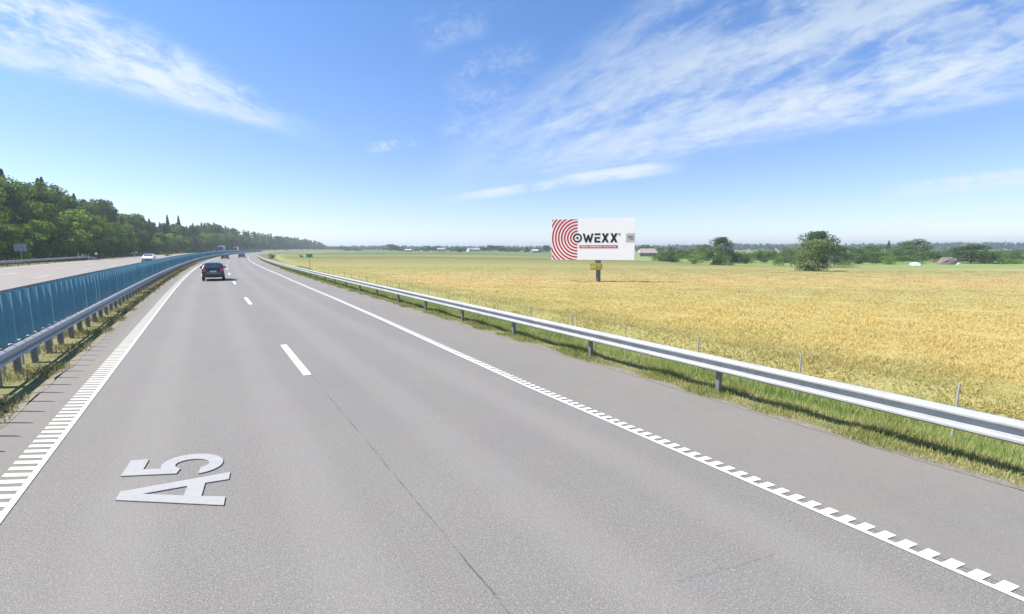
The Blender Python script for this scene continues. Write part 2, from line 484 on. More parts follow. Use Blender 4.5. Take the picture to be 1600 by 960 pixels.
def blade_mat(name, stops, field=False, trans=0.35):
    """thin plants; every blade carries its own random tint"""
    m = bpy.data.materials.new(name); m.use_nodes = True
    t = NT(m.node_tree); m.node_tree.nodes.clear()
    a = t.n('ShaderNodeAttribute', attribute_name='tint').outputs['Fac']
    c = t.ramp(a, stops)
    if field:
        pos = t.n('ShaderNodeNewGeometry').outputs['Position']
        fc, v = field_colour(t, pos)
        c = t.mix(1.0, t.mix(0.8, c, fc), (1.22, 1.17, 1.08), 'MULTIPLY')
    d = t.n('ShaderNodeBsdfDiffuse'); tr = t.n('ShaderNodeBsdfTranslucent'); t.link(c, d.inputs[0]); t.link(c, tr.inputs[0])
    mx = t.n('ShaderNodeMixShader'); mx.inputs[0].default_value = trans
    t.link(d.outputs[0], mx.inputs[1]); t.link(tr.outputs[0], mx.inputs[2])
    o = t.n('ShaderNodeOutputMaterial'); t.link(mx.outputs[0], o.inputs[0])
    return m


M['wheat'] = blade_mat('wheat_stalks', [(0, (0.40, 0.39, 0.16)), (0.3, (0.52, 0.46, 0.19)), (0.65, (0.61, 0.51, 0.23)), (1, (0.68, 0.58, 0.30))], True, 0.6)
M['weed'] = blade_mat('ditch_weeds', [(0, (0.17, 0.25, 0.06)), (0.4, (0.32, 0.41, 0.11)), (0.7, (0.46, 0.50, 0.18)), (1, (0.60, 0.53, 0.26))], False, 0.5)
M['lawn'] = blade_mat('verge_grass', [(0, (0.17, 0.22, 0.06)), (0.4, (0.32, 0.36, 0.11)), (0.7, (0.46, 0.41, 0.17)), (1, (0.58, 0.49, 0.26))], False, 0.35)
M['lawn_dry'] = blade_mat('median_grass', [(0, (0.13, 0.15, 0.05)), (0.3, (0.27, 0.28, 0.10)), (0.65, (0.46, 0.38, 0.19)), (1, (0.56, 0.44, 0.27))], False, 0.3)

# ------------------------------------------------------------------ ground and roads
def s_list(a, b, near=1.0, far=12.0):
    out = [a]
    while out[-1] < b:
        d = max(near, min(far, abs(out[-1]) * 0.05)); out.append(out[-1] + d)
    return np.array(out)


def sweep(name, lats, zf, slist, mat, dz=0.0, kind='structure', smooth=True, add_land=False):
    lats = np.array(lats, float); S, L = np.meshgrid(slist, lats, indexing='ij')
    X, Y = path_np(S, L)
    Z = zf(X, Y, L, S) + dz
    n, k = S.shape
    idx = np.arange(n * k).reshape(n, k)
    f = np.stack([idx[:-1, :-1], idx[:-1, 1:], idx[1:, 1:], idx[1:, :-1]], -1).reshape(-1, 4)
    o = mesh_np(name, np.stack([X, Y, Z], -1).reshape(-1, 3), f, mat, smooth=smooth, uv=np.stack([L, S], -1).reshape(-1, 2))
    if kind: o['kind'] = kind
    return o


flat = lambda X, Y, L, S: X * 0.0
land = lambda X, Y, L, S: gz(X, Y)
SL = s_list(-30, 1500)
sweep('road', np.array([-3.0, 0, 3, 5.66, 8.1]), flat, SL, M['asphalt'])
sweep('hard_shoulder', np.array([5.66, 7, 8.1]), flat, s_list(-30, 900), M['shoulder'], 0.004)
sweep('inner_shoulder', np.array([-3.0, -2.1]), flat, s_list(-30, 900), M['shoulder'], 0.004)
sweep('opposite_road', np.array([-22.6, -15, -7.4]), flat, SL, M['old_asphalt'], 0.45)
sweep('verge', [8.1, 8.5, 9.1, 9.8, 10.6, 11.6, 12.6, 13.6, 14.6, 18, 24, 32, 42], land, SL, M['verge'])
sweep('median_ground', [-7.4, -6.9, -6.3, -5.7, -5.2, -4.5, -3.8, -3.0], land, SL, M['verge'])
sweep('far_verge', [-60, -50, -40, -34, -30, -27, -24, -22.6], land, SL, M['verge'])
# ground: one sheet out to the horizon, slightly under the road corridor
gx = np.concatenate([np.arange(-4000, -400, 300), np.arange(-400, 600, 14), np.arange(600, 4300, 250)])
gy = np.concatenate([np.arange(-1500, -100, 200), np.arange(-100, 900, 14), np.arange(900, 5200, 250)])
X, Y = np.meshgrid(gx, gy, indexing='ij'); L = lat_of(X, Y); Z = gz(X, Y)
Z = np.where((L > -58) & (L < 40) & (Y < 1560), Z - 0.9, Z)
idx = np.arange(X.size).reshape(X.shape)
f = np.stack([idx[:-1, :-1], idx[1:, :-1], idx[1:, 1:], idx[:-1, 1:]], -1).reshape(-1, 4)
g = mesh_np('ground', np.stack([X, Y, Z], -1).reshape(-1, 3), f, M['field'], smooth=True); g['kind'] = 'structure'

# gravelly, ragged strip where asphalt meets grass
rng = np.random.default_rng(5)


def ragged(name, lat_in, lat_out, amp, smax, dz, mat):
    s = np.arange(-12, smax, 0.22)
    wob = np.convolve(rng.normal(0, 1, len(s) + 8), np.ones(5) / 5, 'same')[:len(s)] * amp
    S = np.stack([s, s], 1); Lm = np.stack([lat_in + wob, np.full(len(s), lat_out)], 1)
    X, Y = path_np(S, Lm); Z = np.full(X.shape, dz); Z[:, 1] = gz(X[:, 1], Y[:, 1]) + 0.012
    idx = np.arange(S.size).reshape(S.shape)
    f = np.stack([idx[:-1, 0], idx[:-1, 1], idx[1:, 1], idx[1:, 0]], -1)
    o = mesh_np(name, np.stack([X, Y, Z], -1).reshape(-1, 3), f, mat, smooth=True); o['kind'] = 'structure'
    return o


ragged('grit_strip', 8.06, 8.36, 0.06, 150, 0.009, M['grit'])
ragged('grit_strip', -2.98, -3.16, 0.05, 150, 0.009, M['grit'])

# ------------------------------------------------------------------ road markings
def e_right(s): return float(np.interp(s, [8, 12, 19, 29, 57, 91, 127, 166, 200], [0, .1, .32, .55, .85, .7, .45, .1, 0]))


def line(name, l0, l1, s0, s1, mat, ef=None, step=1.0, dz=0.009):
    s = np.arange(s0, s1 + step, step); s[-1] = s1
    e = np.array([ef(q) if ef else 0 for q in s])
    S = np.stack([s, s], 1); Lm = np.stack([l0 + e, l1 + e], 1)
    X, Y = path_np(S, Lm)
    idx = np.arange(S.size).reshape(S.shape)
    f = np.stack([idx[:-1, 0], idx[:-1, 1], idx[1:, 1], idx[1:, 0]], -1)
    o = mesh_np(name, np.stack([X, Y, np.full(X.shape, dz)], -1).reshape(-1, 3), f, mat); o['kind'] = 'structure'
    return o


# right edge line: thin continuous strip plus raised cross bars
line('edge_line', 5.505, 5.565, -8, 900, M['paint'], e_right)
line('edge_line', -2.10, -2.03, -8, 900, M['paint'])
bars = MB()
s = -6.0
while s < 190:
    e = e_right(s)
    (x0, y0), (x1, y1), (x2, y2), (x3, y3) = path(s, 5.567 + e), path(s - .03, 5.725 + e), path(s + 0.068, 5.725 + e), path(s + 0.098, 5.567 + e)
    bars.prism([(x0, y0), (x1, y1), (x2, y2), (x3, y3)], 0.0055, 0.0095)
    s += 0.175
bars.build('edge_line_bars', M['paint'])['kind'] = 'structure'
bars = MB(); s = -6.0
while s < 190:
    (x0, y0), (x1, y1), (x2, y2), (x3, y3) = path(s + .16, -2.39), path(s, -2.102), path(s + 0.115, -2.102), path(s + 0.275, -2.39)
    bars.prism([(x0, y0), (x1, y1), (x2, y2), (x3, y3)], 0.0055, 0.0095)
    s += 0.215
bars.build('edge_line_bars', M['paint_cream'])['kind'] = 'structure'
s = 11.5 - 16.4 * 1
while s < 500:
    line('lane_dash', 1.70, 1.87, s, s + 4.1, M['paint'])
    s += 16.4
line('edge_line', -21.8, -21.5, -8, 900, M['paint_cream'], dz=.459)
line('edge_line', -8.6, -8.4, -8, 900, M['paint'], dz=.459)
s = 5.0
while s < 450:
    line('lane_dash', -12.37, -12.23, s, s + 4.1, M['paint_cream'], dz=.456); line('lane_dash', -16.47, -16.33, s - 8, s - 4, M['paint_cream'], dz=.456)
    s += 16.4

# "A5" lying on the lane, its letters turned to read from the left
a5 = empty('route_marking', (-0.5, 7.0, 0.0))
tag(a5, 'large pale grey A5 lettering lying sideways on the left lane', 'road marking')
# letters drawn with x along their baseline and y up, then turned a quarter
def turn(pts, bx, by):   # local (x, y) -> world: the baseline runs along the lane, the letters' tops lean to the left and forward
    return [(bx + .11 * x - 1.02 * y, by + x + .44 * y) for x, y in pts]
A_out = [(-0.02, -0.01), (0.19, -0.01), (0.25, 0.23), (0.60, 0.23), (0.66, -0.01), (0.87, -0.01), (0.53, 1.06), (0.32, 1.06)]
A_in = [(0.298, 0.405), (0.425, 0.83), (0.552, 0.405)]
def ring_prism(name, outer, inner, z0, z1, mat, parent):
    me = bpy.data.meshes.new(name); bm = bmesh.new()
    es = []
    for loop in (outer, inner):
        if not loop: continue
        vs = [bm.verts.new((x, y, z0)) for x, y in loop]
        es += [bm.edges.new((vs[i], vs[(i + 1) % len(vs)])) for i in range(len(vs))]
    bmesh.ops.triangle_fill(bm, use_beauty=True, use_dissolve=False, edges=es)
    r = bmesh.ops.extrude_face_region(bm, geom=list(bm.faces))
    bmesh.ops.translate(bm, verts=[q for q in r['geom'] if isinstance(q, bmesh.types.BMVert)], vec=(0, 0, z1 - z0))
    bmesh.ops.recalc_face_normals(bm, faces=bm.faces)
    bm.to_mesh(me); bm.free(); me.materials.append(mat)
    o = bpy.data.objects.new(name, me); col.objects.link(o); o.parent = parent; return o
off = lambda pts: [(x + 0.5, y - 7.0) for x, y in pts]
ring_prism('letter', off(turn(A_out, -0.03, 6.05)), off(turn(A_in, -0.03, 6.05)), 0.006, 0.016, M['letter'], a5)
five = [(0.10, 1.04), (0.10, 0.50), (0.26, 0.47)]
for k in range(0, 17):      # outer/inner bowl
    pass
def arc(cx, cy, rx, ry, a0, a1, n):
    return [(cx + rx * math.cos(math.radians(a0 + (a1 - a0) * i / n)), cy + ry * math.sin(math.radians(a0 + (a1 - a0) * i / n))) for i in range(n + 1)]
five = [(0.10, 1.06), (0.06, 0.47), (0.21, 0.45)] + arc(0.34, 0.335, 0.165, 0.19, 130, -145, 16) + [(0.015, 0.235)] + arc(0.34, 0.335, 0.345, 0.345, -158, 112, 22) + [(0.245, 0.66), (0.265, 0.86), (0.60, 0.86), (0.60, 1.06)]
ring_prism('numeral', off(turn(five, -0.04, 6.98)), None, 0.006, 0.016, M['letter'], a5)

# ------------------------------------------------------------------ guard rails
def beam_mesh(name, lat, s0, s1, side, parent, mat, ztop=0.75, taper=False, lean=0.0, step=1.0):
    """W-profile beam facing the road (side=+1 faces +lateral)"""
    prof = [(0.0, 0.0), (0.012, -0.003), (0.068, -0.035), (0.083, -0.055), (0.085, -0.084), (0.077, -0.092), (0.006, -0.122), (0.0, -0.130),
            (0.0, -0.192), (0.008, -0.199), (0.070, -0.222), (0.083, -0.24), (0.085, -0.272), (0.076, -0.282), (0.03, -0.308), (0.01, -0.31)]
    back = [(a - 0.006, z) for a, z in prof[::-1]]
    ring = prof + back
    ss = np.arange(s0, s1, step); V = []
    for q in ss:
        for a, z in ring:
            drop = max(0, (q - (s1 - 8)) / 8) * 0.55 if taper else 0
            x, y = path(q, lat + side * a); V.append((x, y, ztop + z - drop))
    n, k = len(ss), len(ring); idx = np.arange(n * k).reshape(n, k)
    nx = np.roll(idx, -1, 1)
    f = np.stack([idx[:-1], nx[:-1], nx[1:], idx[1:]], -1).reshape(-1, 4)
    return mesh_np(name, np.array(V), f, mat, parent=parent)


def rail_post_mesh(name, mat, side, zb=-0.3):
    m_ = MB()
    m_.box((0, 0, (0.7 + zb) / 2), (0.006, 0.12, 0.7 - zb)); m_.box((side * 0.025, 0.057, (0.7 + zb) / 2), (0.05, 0.006, 0.7 - zb)); m_.box((side * 0.025, -0.057, (0.7 + zb) / 2), (0.05, 0.006, 0.7 - zb))
    return m_


def guard_rail(label, lat_beam, lat_post, side, s0, s1, spacing, first, group=None, post_max=100, taper=False, mat_post='galv_dark', shape='c', splice=True, z0=0.0):
    root = empty('guard_rail', (*path(s0, lat_beam), 0)); tag(root, label, 'guard rail', group)
    root.location = (0, 0, 0)
    beam_mesh('beam', lat_beam, s0, s1, side, root, M['galv'], taper=taper, ztop=0.75 + z0)
    pm = MB()
    if shape == 'c':
        pm.box((0, 0, 0.2), (0.09, 0.006, 0.95)); pm.box((0.045, 0.04, 0.2), (0.006, 0.08, 0.95)); pm.box((-0.045, 0.04, 0.2), (0.006, 0.08, 0.95))
        pm.box((side * 0.066, 0.02, 0.6), (0.09, 0.07, 0.2))
    else:
        pm.box((0, 0, 0.2), (0.10, 0.14, 0.95)); pm.box((side * 0.08, 0, 0.6), (0.10, 0.07, 0.14))
    first_post = None; s = first; n = 0; rest = MB()
    while s < s1 - 1:
        x, y = path(s, lat_post); z = ground_at(x, y)
        if n < post_max:
            if first_post is None:
                first_post = pm.build('post', M[mat_post], root); o = first_post
            else:
                o = first_post.copy(); col.objects.link(o); o.parent = root
            o.location = (x, y, z0); o.rotation_euler = (0, 0, heading(s))
        elif s < 450:
            rest.box((x, y, 0.2 + z0), (0.10, 0.10, 0.95), heading(s))
        s += spacing; n += 1
    if rest.v:
        tag(rest.build('post', M[mat_post], root), kind='stuff')
    return root


guard_rail('long galvanised guard rail between the hard shoulder and the wheat field', 8.52, 8.64, -1, -6, 205, 3.85, 5.6)
rl = guard_rail('galvanised guard rail in front of the blue anti glare blades', -3.78, -3.93, 1, -4, 430, 1.333, 0.9, mat_post='galv_dark', shape='b')
guard_rail('galvanised guard rail behind the blue blades along the opposite carriageway', -6.9, -6.77, -1, -2, 430, 2.667, 6.0, z0=.5, post_max=60, splice=False)
guard_rail('short guard rail at the wood edge beyond the opposite carriageway', -23.5, -23.65, 1, 20, 138, 4.0, 22, z0=.5, taper=True, splice=False)

# ------------------------------------------------------------------ blue anti-glare barrier on the median
af = empty('anti_glare_barrier', (0, 0, 0)); tag(af, 'row of tall blue anti glare blades standing on the median', 'anti-glare barrier')
BL_A = SHA            # the blades stand in line with the falling sun
bl = MB()
sec = [(-0.17, -0.012), (-0.12, 0.008), (0, 0.02), (0.12, 0.008), (0.17, -0.012)]
loop = sec + [(x, y - 0.012) for x, y in sec[::-1]]
bl.prism(loop, 0.60, 1.88)
blade0 = bl.build('blade', M['blade'], af)
br = MB().box((0, 0, 0.655), (0.16, 0.10, 0.03)).box((0.14, 0.0, 0.72), (0.03, 0.05, 0.05)).box((0.0, 0, 0.33), (0.03, 0.03, 0.62))
brack0 = br.build('bracket', M['galv'], blade0)
far_b = MB(); s = 5.0; n = 0; pitch = 0.667
while s < 420:
    x, y = path(s, -4.02)
    a = BL_A + random.Random(n).uniform(-0.04, 0.04)
    if n < 100:
        if n == 0: o = blade0; k = brack0
        else:
            o = blade0.copy(); col.objects.link(o); o.parent = af
            k = brack0.copy(); col.objects.link(k); k.parent = o
        o.location = (x, y, 0); o.rotation_euler = (0, 0, a)
    else:
        cr, sr = math.cos(a), math.sin(a)
        far_b.prism([(x + p * cr - q * sr, y + p * sr + q * cr) for p, q in loop], 0.66, 1.88)
    s += pitch; n += 1
tag(far_b.build('blade', M['blade'], af), kind='stuff')
rb = MB(); ss = np.arange(-2, 420, 2.0)
for q in range(len(ss) - 1):
    (x0, y0), (x1, y1) = path(ss[q], -4.02), path(ss[q + 1], -4.02)
    rb.box(((x0 + x1) / 2, (y0 + y1) / 2, 0.655), (0.06, math.hypot(x1 - x0, y1 - y0), 0.05), heading(ss[q] + 1))
rb.build('support_rail', M['galv'], af)

# ------------------------------------------------------------------ grass and wheat blades
def blades(name, s, lat, h, w, mat, tint, lean=0.35, base=None, head=False):
    n = len(s); X, Y = path_np(s, lat)
    Z = gz(X, Y) if base is None else base(X, Y)
    a = rng.uniform(0, 2 * np.pi, n); la = rng.uniform(0, 2 * np.pi, n); lm = rng.uniform(0, lean, n) * h
    dx, dy = np.cos(a) * w / 2, np.sin(a) * w / 2
    tx, ty = X + np.cos(la) * lm, Y + np.sin(la) * lm
    if head:     # stalk that widens to an ear: a kite
        mx, my, mz = X + (tx - X) * .72, Y + (ty - Y) * .72, Z + h * .72
        V = np.stack([np.stack([X, Y, Z - .02], -1), np.stack([mx + dx, my + dy, mz], -1), np.stack([tx, ty, Z + h], -1), np.stack([mx - dx, my - dy, mz], -1)], 1)
        k = 4
    else:
        V = np.stack([np.stack([X - dx, Y - dy, Z - .01], -1), np.stack([X + dx, Y + dy, Z - .01], -1), np.stack([tx, ty, Z + h], -1)], 1)
        k = 3
    f = np.arange(n * k).reshape(n, k)
    o = mesh_np(name, V.reshape(-1, 3), f, mat, colv=np.repeat(tint, k)); return o


def clump_noise(s, lat, sc_, seed):
    r = np.random.default_rng(seed); out = np.zeros(len(s))
    for i in range(6):
        a = r.uniform(0, 6.28); fr = sc_ * r.uniform(0.6, 2.0)
        out += np.sin((s * np.cos(a) + lat * np.sin(a)) * fr + r.uniform(0, 6.28))
    return out / 6


def scatter(n, s0, s1, l0, l1, bias=2.0):
    u = rng.uniform(0, 1, n)
    return s0 + (s1 - s0) * u ** bias, rng.uniform(l0, l1, n)


# right verge, short grass creeping over the asphalt edge
s_, l_ = scatter(170000, -3, 75, 8.05, 9.6, 1.8)
cn = clump_noise(s_, l_, 2.5, 1)
keep = (l_ > 8.17 - cn * 0.3) & (rng.uniform(0, 1, len(s_)) < 0.75 + cn)
s_, l_, cn = s_[keep], l_[keep], cn[keep]
hh = rng.uniform(0.03, 0.10, len(s_)) * (1 + cn) * (1 + np.clip(l_ - 8.6, 0, 1) * 1.2)
o = blades('verge_grass', s_, l_, hh, 0.012 + 0.0006 * np.abs(s_), M['lawn'], np.clip(rng.normal(0.55, 0.25, len(s_)) - cn * 0.4, 0, 1), 0.9)
tag(o, 'short dry grass along the edge of the hard shoulder', 'grass', kind='stuff')
# ditch weeds beyond the rail
s_, l_ = scatter(150000, -5, 110, 9.0, 14.9, 1.7)
cn = clump_noise(s_, l_, 1.3, 2)
keep = rng.uniform(0, 1, len(s_)) < 0.6 + cn * 0.8
s_, l_, cn = s_[keep], l_[keep], cn[keep]
hh = rng.uniform(0.08, 0.30, len(s_)) * (1 + cn * 1.1) * np.interp(l_, [9, 10, 12.5, 14.5], [0.5, 1.0, 1.25, 1.9])
tn = np.clip(rng.normal(0.42, 0.2, len(s_)) - cn * 0.3 + np.interp(l_, [9, 9.8, 11, 13, 14.5], [0.18, 0.0, -0.05, 0.12, 0.3]), 0, 1)
o = blades('ditch_grass', s_, l_, hh, 0.018 + 0.0008 * np.abs(s_), M['weed'], tn, 0.7)
tag(o, 'tall green grass and weeds growing in the ditch behind the rail', 'grass', kind='stuff')
# median
s_, l_ = scatter(130000, 2, 110, -7.3, -2.95, 1.8)
cn = clump_noise(s_, l_, 2.2, 3)
keep = (rng.uniform(0, 1, len(s_)) < 0.5 + cn) & (l_ < -3.1 + cn * 0.3)
s_, l_, cn = s_[keep], l_[keep], cn[keep]
hh = rng.uniform(0.04, 0.13, len(s_)) * (1 + cn)
o = blades('median_grass', s_, l_, hh, 0.013 + 0.0006 * s_, M['lawn_dry'], np.clip(rng.normal(0.6, 0.25, len(s_)) - cn * 0.5, 0, 1), 0.9)
tag(o, 'dry patchy grass on the narrow median under the blue barrier', 'grass', kind='stuff')

# wheat: a bumpy canopy with stalks standing out of it
def canopy_h(lat, s):
    e = np.clip((lat - 14.4) / 1.8, 0, 1)
    far = np.clip((420 - s) / 60, 0, 1) * np.clip((160 - lat) / 30, 0, 1)
    return (0.62 * e - 0.08) * far


ls = np.concatenate([np.arange(14.2, 30, 0.4), np.arange(30, 60, 0.9), np.arange(60, 165, 3)])
ss = np.concatenate([np.arange(-40, -12, 2), np.arange(-12, 40, 0.4), np.arange(40, 90, 0.9), np.arange(90, 425, 4)])
S, Lm = np.meshgrid(ss, ls, indexing='ij'); X, Y = path_np(S, Lm)
bump = clump_noise(S.ravel(), Lm.ravel(), 2.6, 8).reshape(S.shape) * 0.05 + clump_noise(S.ravel(), Lm.ravel(), 0.5, 9).reshape(S.shape) * 0.05
Z = gz(X, Y) + canopy_h(Lm, S) + bump * np.clip((Lm - 14.4) / 2, 0, 1)
idx = np.arange(S.size).reshape(S.shape)
f = np.stack([idx[:-1, :-1], idx[:-1, 1:], idx[1:, 1:], idx[1:, :-1]], -1).reshape(-1, 4)
o = mesh_np('wheat_field', np.stack([X, Y, Z], -1).reshape(-1, 3), f, M['canopy'], smooth=True)
tag(o, 'ripening golden wheat crop filling the wide field', 'wheat', kind='stuff')
N = 480000
dv_ = rng.uniform(0, 1, N) ** 1.35 * 85 + 10; ang = rng.uniform(-math.radians(52), math.radians(62), N)
rr = dv_ / np.cos(ang)
X = rr * np.sin(ang + TH); Y = rr * np.cos(ang + TH)
lat = lat_of(X, Y); k_ = lat > 14.3; X, Y, lat, dv_ = X[k_], Y[k_], lat[k_], dv_[k_]
sarr = np.where(Y <= S0, Y, S0 + RAD * np.arctan2(Y - S0, RAD - X))
cn = clump_noise(sarr, lat, 1.6, 12); cb = clump_noise(sarr, lat, 0.5, 9) * 0.05 + clump_noise(sarr, lat, 2.6, 8) * 0.05
hh = rng.uniform(0.06, 0.20, len(sarr)) * (1 + 0.8 * cn)
zb = gz(X, Y) + canopy_h(lat, sarr) + cb * np.clip((lat - 14.4) / 2, 0, 1) - 0.03
edge = np.clip((lat - 14.3) / 2.0, 0, 1)
zb = zb - (1 - edge) * 0.05; hh = hh * (1 + (1 - edge) * 0.8) * np.interp(dv_, [15, 40, 90], [1.0, 0.6, 0.35])
o = blades('wheat_stalks', sarr, lat, hh, 0.016 + 0.0012 * dv_, M['wheat'], np.clip(rng.normal(0.56, 0.24, len(sarr)) + cn * 0.15 - (1 - edge) * 0.22, 0, 1), 1.7, base=lambda a, b_: zb, head=True)
tag(o, 'single straw coloured wheat ears rising from the near crop', 'wheat', kind='stuff')

# ------------------------------------------------------------------ wire fence in the ditch
fe = empty('wire_fence', (0, 0, 0)); tag(fe, 'thin wire mesh game fence on grey posts below the guard rail', 'fence')
s = -3.05; p0 = None
FL = 12.55
while s < 150:
    x, y = path(s, FL)
    if p0 is None:
        p0 = MB().tube((0, 0, -0.2), (0, 0, 1.42), 0.02, 0.02, 8).build('post', M['fence_post'], fe); o = p0
    else:
        o = p0.copy(); col.objects.link(o); o.parent = fe
    o.location = (x, y, ground_at(x, y)); o.rotation_euler = (random.Random(int(s * 7)).uniform(-.02, .02), random.Random(int(s * 9)).uniform(-.02, .02), 0)
    s += 3.0
wm = MB()
for hgt in (0.06, 0.2, 0.36, 0.54, 0.74, 0.96, 1.2, 1.5):
    for q in np.arange(-3.05, 60, 3.0):
        (x0, y0), (x1, y1) = path(q, FL), path(q + 3, FL)
        wm.tube((x0, y0, ground_at(x0, y0) + hgt), (x1, y1, ground_at(x1, y1) + hgt), 0.0022, n=3, caps=False)
for q in np.arange(-3.05, 36, 0.3):
    x, y = path(q, FL); z = ground_at(x, y)
    wm.tube((x, y, z + 0.06), (x, y, z + 1.5), 0.0018, n=3, caps=False)
wm.build('wire_mesh', M['wire'], fe)

# ------------------------------------------------------------------ trees
def leaf_mat(name, stops, trans=0.3):
    m = bpy.data.materials.new(name); m.use_nodes = True
    t = NT(m.node_tree); m.node_tree.nodes.clear()
    a = t.n('ShaderNodeAttribute', attribute_name='tint').outputs['Fac']
    r = t.n('ShaderNodeObjectInfo').outputs['Random']
    v = t.math('ADD', t.math('MULTIPLY', a, 0.62), t.math('MULTIPLY', r, 0.38), clamp=True)
    c = t.ramp(v, stops)
    d = t.n('ShaderNodeBsdfDiffuse'); tr = t.n('ShaderNodeBsdfTranslucent'); t.link(c, d.inputs[0])
    t.link(t.mix(1.0, c, (1.0, 1.12, 0.6), 'MULTIPLY'), tr.inputs[0])
    mx = t.n('ShaderNodeMixShader'); mx.inputs[0].default_value = trans
    t.link(d.outputs[0], mx.inputs[1]); t.link(tr.outputs[0], mx.inputs[2])
    o = t.n('ShaderNodeOutputMaterial'); t.link(mx.outputs[0], o.inputs[0])
    return m


M['leaf_mid'] = leaf_mat('leaves_mid', [(0, (0.06, 0.105, 0.035)), (0.5, (0.13, 0.195, 0.06)), (1, (0.22, 0.29, 0.085))], 0.45)
M['leaf_light'] = leaf_mat('leaves_light', [(0, (0.10, 0.16, 0.04)), (0.5, (0.19, 0.27, 0.065)), (1, (0.32, 0.39, 0.11))], 0.52)
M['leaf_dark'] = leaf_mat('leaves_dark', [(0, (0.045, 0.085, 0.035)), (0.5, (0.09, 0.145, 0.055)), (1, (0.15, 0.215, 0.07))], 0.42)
M['leaf_pale'] = leaf_mat('leaves_pale', [(0, (0.12, 0.17, 0.075)), (0.5, (0.20, 0.25, 0.12)), (1, (0.29, 0.33, 0.17))], 0.45)
M['needle'] = leaf_mat('needles', [(0, (0.03, 0.06, 0.03)), (0.5, (0.055, 0.10, 0.045)), (1, (0.09, 0.14, 0.055))], 0.12)
M['bark'] = simple('bark', (0.12, 0.09, 0.065), 0.95, 0, 0.3, 5.0)
M['bark_pine'] = simple('pine_bark', (0.20, 0.11, 0.065), 0.95, 0, 0.3, 5.0)


def leaf_cards(P, N, size, r, jitter=0.5):
    """one quad of leaves per point, facing roughly along N"""
    n = len(P)
    N = N + r.normal(0, jitter, (n, 3)); N /= np.linalg.norm(N, axis=1)[:, None] + 1e-6
    A = np.cross(N, r.normal(0, 1, (n, 3))); A /= np.linalg.norm(A, axis=1)[:, None] + 1e-6
    B = np.cross(N, A); sz = (size * r.uniform(0.6, 1.3, n))[:, None]
    return np.stack([P - A * sz * .5, P - B * sz * .32, P + A * sz * .5, P + B * sz * .36], 1)


def broad_crown(seed, h, w, n, size, low=0.18, lobes=18, topw=0.8, flat=1.0):
    """crown built from uneven lobes between heights low*h and h"""
    r = np.random.default_rng(seed)
    P, N, T = [], [], []
    for i in range(lobes):
        q = r.uniform(0, 1)
        z = low + (1 - low) * (0.10 + 0.80 * q)
        env = math.sin(math.pi * min(1, (0.16 + 0.84 * q) ** 0.85)) ** 0.6
        rad = w / 2 * max(env, 0.75 if low < 0.1 else 0) * r.uniform(0.3, 0.85); a = r.uniform(0, 6.28)
        lr = w / 2 * r.uniform(0.28, 0.52) * flat
        c = np.array([rad * math.cos(a), rad * math.sin(a), z * h])
        k = int(n / lobes * r.uniform(0.7, 1.3))
        d = r.normal(0, 1, (k, 3)); d /= np.linalg.norm(d, axis=1)[:, None]
        rr = lr * r.uniform(0.35, 1.05, k) ** 0.45
        p = c + d * rr[:, None] * np.array([1, 1, 0.72])
        P.append(p); N.append(d + np.array([0, 0, 0.35])); T.append(np.clip(r.uniform(0.15, 0.85) + r.normal(0, 0.16, k), 0, 1))
    P = np.concatenate(P); N = np.concatenate(N); T = np.concatenate(T)
    k = (P[:, 2] > low * h * 0.55) & (P[:, 2] < h * 1.01)
    return leaf_cards(P[k], N[k], size, r), T[k]


def conifer_crown(seed, h, w, n, size, low=0.12, power=0.8):
    r = np.random.default_rng(seed)
    u = r.uniform(0, 1, n) ** 0.75; z = h * (1 - (1 - low) * u)
    layer = 0.72 + 0.28 * np.abs(np.sin(z * 3.3 + seed))
    a = r.uniform(0, 6.28, n); lobe = 0.8 + 0.2 * np.sin(a * 5 + z * 2.1)
    rad = w / 2 * (u ** power) * layer * lobe * r.uniform(0.35, 1.0, n) ** 0.5 + 0.05
    P = np.stack([rad * np.cos(a), rad * np.sin(a), z - rad * 0.22], 1)
    N = np.stack([np.cos(a), np.sin(a), np.full(n, 0.5)], 1)
    return leaf_cards(P, N, size, r, 0.6), np.clip(r.normal(0.5, 0.22, n), 0, 1)


def cards_mesh(name, Q, T, mat):
    V = Q.reshape(-1, 3); f = np.arange(len(V)).reshape(-1, 4)
    return mesh_np(name, V, f, mat, colv=np.repeat(T, 4))


def trunk_mb(h, r0, seed, branches=7, lean=0.02, low=0.3):
    r = random.Random(seed); m_ = MB(); p = Vector((0, 0, -0.3)); pts = [p]
    for i in range(5):
        p = p + Vector((r.uniform(-lean, lean) * h, r.uniform(-lean, lean) * h, h * 0.17)); pts.append(p)
    for i in range(5):
        m_.tube(pts[i], pts[i + 1], r0 * (1 - i * 0.17), r0 * (1 - (i + 1) * 0.17), 7, False)
    for b in range(branches):
        q = r.uniform(low, 0.8); i = min(4, int(q * 5)); a = r.uniform(0, 6.28); ln = h * r.uniform(0.14, 0.26)
        s_ = pts[i].lerp(pts[i + 1], q * 5 - i); e = s_ + Vector((math.cos(a) * ln * .8, math.sin(a) * ln * .8, ln * .8))
        m_.tube(s_, e, r0 * 0.3, r0 * 0.08, 5, False)
    return m_


PROTO = {}


def proto(key, name, crown, trunk, leafm, barkm, h):
    """a tree one can copy: a root, its crown and its trunk; unit of height h"""
    root = empty(name); Q, T = crown
    c = cards_mesh('crown', Q, T, M[leafm]); c.parent = root
    tr = trunk.build('trunk', M[barkm], root)
    PROTO[key] = dict(root=root, kids=[c, tr], h=h, used=False)


